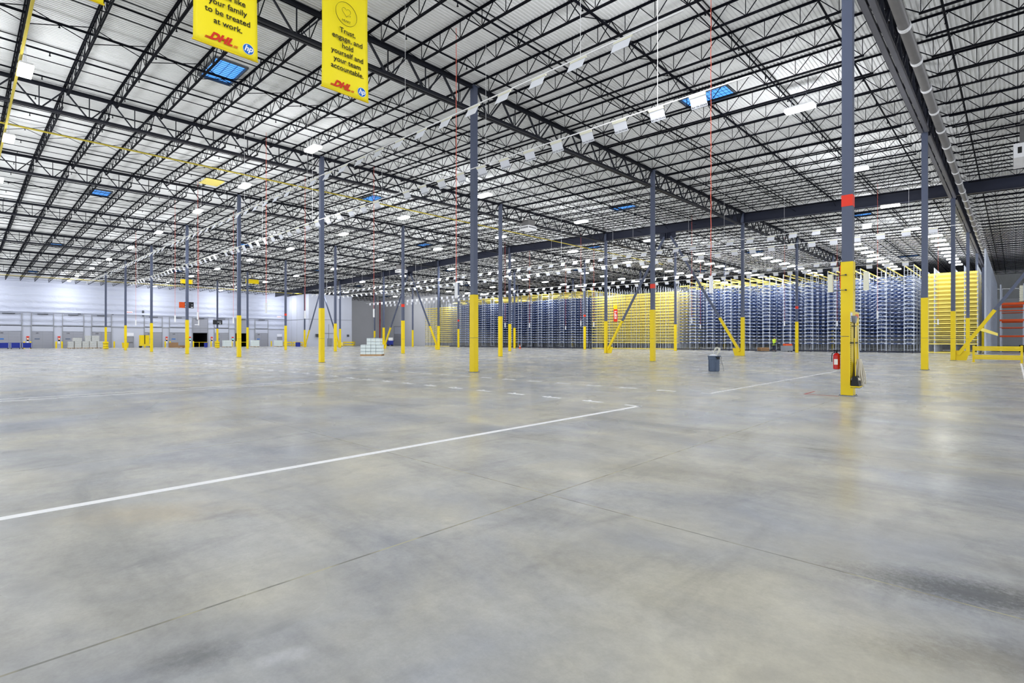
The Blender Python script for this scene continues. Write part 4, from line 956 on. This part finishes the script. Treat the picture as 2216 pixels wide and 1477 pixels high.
part('white_mark', MB().bb(0.051, 0.06, -0.1, 0.2, 0.1, 0.35).bb(0.051, 0.06, -0.1, 0.2, 0.5, 0.75).bb(0.051, 0.06, 0.75, 1.05, 0.1, 0.22).bb(0.051, 0.06, 0.85, 0.95, 0.5, 0.6), 'white', t)
part('hanger_wire', MB().bar((0, -0.6, 0.95), (0, -0.6, 6.5), 0.03).bar((0, 0.9, 0.95), (0, 0.9, 6.5), 0.03), 'galv', t)
t = thing('display_screen', 'black display screen on the slim far column', 'screen', (-106.1, 17.0, 4.45))
part('screen_panel', MB().bb(-0.06, 0.06, -0.85, 0.75, 0, 0.85), 'screen', t); part('screen_text', MB().bb(0.061, 0.065, -0.1, 0.5, 0.42, 0.5).bb(0.061, 0.065, 0.25, 0.5, 0.12, 0.22), 'paper', t); part('bracket', MB().bb(-0.25, -0.06, -0.1, 0.1, 0.3, 0.5), 'dgrey', t)
for n_, (i, j) in enumerate(((7, 0), (7, 1))):
    t = thing('column_protector', 'yellow drum-shaped guard round the foot of the %s slim column at the dock' % ['left', 'right'][n_], 'protector', (-A*i, B*j, 0), 0, 'drum guards on dock columns')
    part('drum', MB().lathe([(0.36, 0.05), (0.40, 0.08), (0.40, 0.3), (0.36, 0.33), (0.36, 0.95), (0.40, 0.98), (0.40, 1.15), (0.34, 1.2), (0.22, 1.25)], n=20), 'yellow', t)
    part('strap', MB().lathe([(0.375, 0.4), (0.375, 0.44)], n=20).lathe([(0.375, 0.85), (0.375, 0.9)], n=20), 'ink', t)
# goods by the dock
def cart(loc, lb, m, h=1.0, wd=1.25, dp=1.0):
    t = thing('tote_cart', lb, 'cart', loc, 0, 'blue carts by the dock wall')
    b_ = MB().bb(-dp/2, dp/2, -wd/2, wd/2, 0.18, 0.22)
    for s in (-1, 1): b_.bb(s*dp/2-0.02, s*dp/2+0.02, -wd/2, wd/2, 0.22, h); b_.bb(-dp/2, dp/2, s*wd/2-0.02, s*wd/2+0.02, 0.22, h)
    part('tub', b_, m, t)
    part('rim', MB().bb(-dp/2-0.03, dp/2+0.03, -wd/2-0.03, -wd/2+0.01, h, h+0.05).bb(-dp/2-0.03, dp/2+0.03, wd/2-0.01, wd/2+0.03, h, h+0.05).bb(dp/2-0.01, dp/2+0.03, -wd/2, wd/2, h, h+0.05), m, t)
    part('side_post', MB().bb(dp/2+0.02, dp/2+0.04, -wd/2+0.02, -wd/2+0.08, 0.2, h).bb(dp/2+0.02, dp/2+0.04, wd/2-0.08, wd/2-0.02, 0.2, h), 'galv', t)
    for x in (-dp/2+0.12, dp/2-0.12):
        for y in (-wd/2+0.12, wd/2-0.12): part('caster', MB().cyl((x, y-0.03, 0.09), (x, y+0.03, 0.09), 0.09, 10), 'ink', t)
for k in range(5): cart((-119.0, -8.9-1.42*k, 0), 'blue wheeled cart by dock door 240, %s from its right end' % W1[k], 'dkblue')
def stack(x, y, w_, d_, h, lb, m='wrap', z=0.0, cat='wrapped pallet', grp='grey wrapped pallet loads by the dock'):
    t = thing('wrapped_load', lb, cat, (x, y, z), 0, grp)
    if z == 0: part('pallet', MB().bb(-d_/2, d_/2, -w_/2, w_/2, 0.09, 0.13).bb(-d_/2, d_/2, -w_/2, -w_/2+0.1, 0, 0.09).bb(-d_/2, d_/2, w_/2-0.1, w_/2, 0, 0.09).bb(-d_/2, d_/2, -0.05, 0.05, 0, 0.09), 'wood', t)
    b_ = MB(); z0 = 0.13 if z == 0 else 0.0; n = max(2, int((h-z0)/0.33))
    for q in range(n): e = 0.012*(q % 2); b_.bb(-d_/2+0.02+e, d_/2-0.02-e, -w_/2+0.02+e, w_/2-0.02-e, z0+q*(h-z0)/n, z0+(q+1)*(h-z0)/n-0.012)
    part('load', b_, m, t)
for k, (y, w_, h) in enumerate(((-3.3, 0.8, 1.25), (-2.3, 1.0, 1.3), (-1.25, 1.0, 1.3), (-0.2, 1.05, 1.3), (1.0, 1.2, 1.3))):
    stack(-117.5, y, w_, 1.1, h, 'grey wrapped load by dock door 242, floor level, %s from the left' % W1[k])
for k, (y, w_, h) in enumerate(((-2.4, 1.3, 0.6), (-0.9, 0.9, 1.0), (0.15, 1.1, 1.0))):
    stack(-117.6, y, w_, 1.0, h, 'grey wrapped load by dock door 242, upper level, %s from the left' % W1[k], z=1.305)
for k, (x, y) in enumerate(((-116.0, 21.8), (-116.0, 27.4), (-116.5, 32.6))):
    stack(x, y, 1.5, 1.2, 1.45, 'white box load on the floor %s' % ['beside the display screen column', 'right of the second open dock door', 'near the far EXIT sign'][k], 'carton', grp='white box loads by the dock')
for k, (x, y) in enumerate(((-117, 18.1), (-117, 24.6))):
    single('blue_drum', MB().lathe([(0.3, 0), (0.31, 0.9), (0.28, 0.95)], (x, y, 0.0), 16), 'dkblue', 'blue barrel at the %s open dock door' % W1[k], 'barrel', 'blue barrels at the open docks')
single('cardboard_box', MB().bb(-119.5, -118.3, 12.1, 13.5, 0, 1.0).bb(-119.55, -118.25, 12.75, 12.85, 0.99, 1.01), 'brown', 'large brown cardboard box by dock door 245', 'box')
stack(-112, 12.8, 1.6, 1.1, 0.5, 'low brown stack of flat pallets before the cardboard box', 'brown', grp='flat pallets by the dock')
single('yellow_tote', MB().lathe([(0.45, 0.0), (0.55, 0.95), (0.58, 1.0), (0.5, 1.0)], (-119, 4.9, 0), 4), 'yellow', 'yellow tapered bin on the floor by the dock wall', 'bin')
t = thing('tow_truck', 'small yellow lift machine on black wheels near the nearer exit door', 'lift machine', (-120.5, 8.2, 0))
part('cabinet', MB().bb(-0.5, 0.5, -0.75, 0.75, 0.7, 2.45), 'yellow', t); part('chassis', MB().bb(-0.55, 0.55, -0.75, 1.3, 0.35, 0.68), 'yellow', t); part('mast', MB().bb(0.45, 0.55, -0.06, 0.06, 0.7, 2.5), 'ink', t)
for y in (-0.6, 1.1): part('wheel', MB().cyl((-0.5, y, 0.2), (0.5, y, 0.2), 0.2, 14), 'ink', t)
for k, (y, m_) in enumerate(((38.9-1.9, 'dkblue'), (37.0-1.2, 'dkblue'))):
    single('blue_drum', MB().lathe([(0.32, 0), (0.33, 0.95), (0.28, 1.0)], (-113.6-0.9*k, 36.0, 0), 16), 'dkblue', 'blue barrel before the office block, %s' % ['right one', 'left one'][k], 'barrel', 'blue barrels by the office block')
t = thing('electrical_cabinet', 'grey electrical cabinet on the office block front', 'cabinet', (-113.0, 43.1, 0))
part('cabinet_body', MB().bb(0, 0.35, -0.55, 0.55, 0.2, 1.9), 'grey', t); part('conduit', MB().bb(0.02, 0.1, -0.3, -0.22, 1.9, 5.2).bb(0.02, 0.1, -2.4, 1.6, 3.0, 3.1), 'grey', t); part('door_seam', MB().bb(0.351, 0.36, -0.01, 0.01, 0.25, 1.85), 'dgrey', t)
single('wall_heater', MB().bb(-112.95, -112.5, 39.6, 40.5, 2.2, 2.9).cyl((-112.5, 40.05, 2.55), (-112.44, 40.05, 2.55), 0.28, 16), 'dgrey', 'dark fan unit on the office block front', 'fan unit')
single('block_speaker', MB().bb(-112.98, -112.8, 47.5, 48.0, 2.3, 2.8), 'dgrey', 'small dark box near the right corner of the office block', 'wall box')  # small black speaker box
stack(-111.5, 44.9, 1.1, 0.9, 0.95, 'yellow crates before the office block', 'yrack', grp='yellow crates')
t = thing('fire_riser', 'dark red vertical riser pipe in the wall corner', 'pipe', (-124.5, 63.9, 0)); part('pipe_run', MB().cyl((0, 0, 0), (0, 0, 12.4), 0.12, 12), 'dred', t); part('flange', MB().cyl((0, 0, 1.2), (0, 0, 1.3), 0.2, 12).cyl((0, 0, 7), (0, 0, 7.1), 0.2, 12), 'dred', t)
t = bpy.data.objects.new('door_30', None); COL.objects.link(t); t.location = (-118.4, 64.55, 0); t['kind'] = 'structure'
mb = MB()
for k in range(5): mb.bb(0, 4.2, -0.05, 0, 0.02+k*0.62, 0.60+k*0.62)
part('door_panel', mb, 'door', t); part('track', MB().bb(-0.1, 0.0, -0.12, 0, 0, 5.2).bb(4.2, 4.3, -0.12, 0, 0, 5.2).bb(-0.1, 4.3, -0.2, -0.1, 5.1, 5.2), 'grey', t); part('lintel_panel', MB().bb(0, 4.2, -0.06, 0, 3.15, 5.1), 'panel', t)
t = thing('floor_sweeper', 'blue and white floor machine before the end wall, left of the yellow racks', 'floor machine', (-110.5, 58.0, 0), TH)
part('machine_body', MB().bb(-0.8, 0.75, -0.5, 0.5, 0.2, 1.05).bb(-0.85, 0.85, -0.55, 0.55, 1.05, 1.35), 'dkblue', t); part('tank', MB().bb(-0.3, 0.7, -0.45, 0.45, 1.35, 2.1), 'white', t); part('seat', MB().bb(-0.7, -0.3, -0.3, 0.3, 1.35, 1.5).bb(-0.75, -0.65, -0.3, 0.3, 1.4, 2.1), 'ink', t)
for x in (-0.5, 0.5):
    for y in (-0.45, 0.45): part('wheel', MB().cyl((x, y-0.07, 0.22), (x, y+0.07, 0.22), 0.22, 14), 'ink', t)
# ------------------------------------------------------------------ unit heaters under the roof
def heater(x, y, z, rz, lb, sc=1.0):
    t = thing('air_unit', lb, 'air unit', (x, y, z), rz, 'hanging air units'); t.scale = (sc, sc, sc)
    part('duct', MB().bb(-1.0, 1.0, -1.0, 1.0, 0.75, 2.0), 'pvc', t)
    part('diffuser_box', MB().bb(-1.25, 1.25, -1.25, 1.25, 0.0, 0.75), 'white', t)
    g = MB()
    for s in (-1, 1):
        for k in range(9):
            a = -1.0+k*0.25; g.bb(a-0.08, a+0.08, s*1.255-0.006, s*1.255+0.006, 0.22, 0.55); g.bb(s*1.255-0.006, s*1.255+0.006, a-0.08, a+0.08, 0.22, 0.55)
    part('louvre', g, 'ink', t)
    for q in (-0.9, 0.9): part('hanger', MB().bar((q, q, 2.0), (q, q, (deck(x)-z)/sc), 0.03), 'galv', t)
heater(4.5, 23.2, 11.2, 0, 'white box air diffuser under the roof at the right edge')
heater(-30.0, 20.3, 11.9, 0, 'white air diffuser under the roof before the deep navy beam', 0.45)
heater(-60.5, 27.0, 11.2, 0, 'small far white air diffuser left of centre', 0.5)
# yellow hanging boards far left, skylight-like yellow frames
for k, (x, y, z, w_) in enumerate(((-102.0, 10.7, 11.4, 1.9), (-94.5, 19.0, 11.5, 2.2))):
    single('yellow_board', MB().bb(x-0.03, x+0.03, y-w_/2, y+w_/2, z, z+0.75).bar((x, y, z+0.75), (x, y, deck(x)), 0.03), 'yellow', ['yellow board hung under the far roof, left of a column', 'yellow board hung under the far roof by a slim column'][k], 'board', 'yellow boards under the far roof')
single('ceiling_patch', MB().bb(-39.9, -38.3, -4.7, -3.5, 13.0, 13.06), 'yrack', 'dull yellow panel under the roof deck between the lights at left', 'panel')

# ------------------------------------------------------------------ small marks sit on their own part
UNDER = {'lettering': ('panel', 'vinyl', 'sign_box'), 'logo_letters': ('logo_disc',), 'heart_emblem': ('vinyl',), 'emblem_ring': ('vinyl',), 'red_logo': ('vinyl',), 'logo_stripe': ('vinyl',),
         'face': ('body',), 'hair': ('body',), 'label_plate': ('cylinder',), 'hose': ('valve',), 'rib': ('bin_body',), 'yellow_lip': ('pan',), 'peg_hole': ('board',), 'white_notice': ('board',),
         'red_notice': ('board',), 'lid_seam': ('box',), 'door_number': ('door_panel',), 'blue_notice': ('door_panel',), 'push_bar': ('door_panel',), 'strap': ('drum',), 'louvre': ('diffuser_box',),
         'coupling': ('pipe_run',), 'sprinkler_head': ('pipe_run',), 'screen_text': ('screen_panel',), 'lamp': ('lamp_box',), 'door_seam': ('cabinet_body',), 'white_mark': ('panel',), 'white_symbol': ('panel',),
         'reflective_band': ('cone_body',), 'rim': ('tub',), 'side_post': ('tub',)}
kids = {}
for o in list(S.objects):
    if o.parent and o.parent.type == 'EMPTY': kids.setdefault(o.parent.name, []).append(o)
for pn, ch in kids.items():
    by = {}
    for o in ch: by.setdefault(o.name.split('.')[0], o)
    for o in ch:
        for tgt in UNDER.get(o.name.split('.')[0], ()):
            if tgt in by and by[tgt] is not o: o.parent = by[tgt]; break
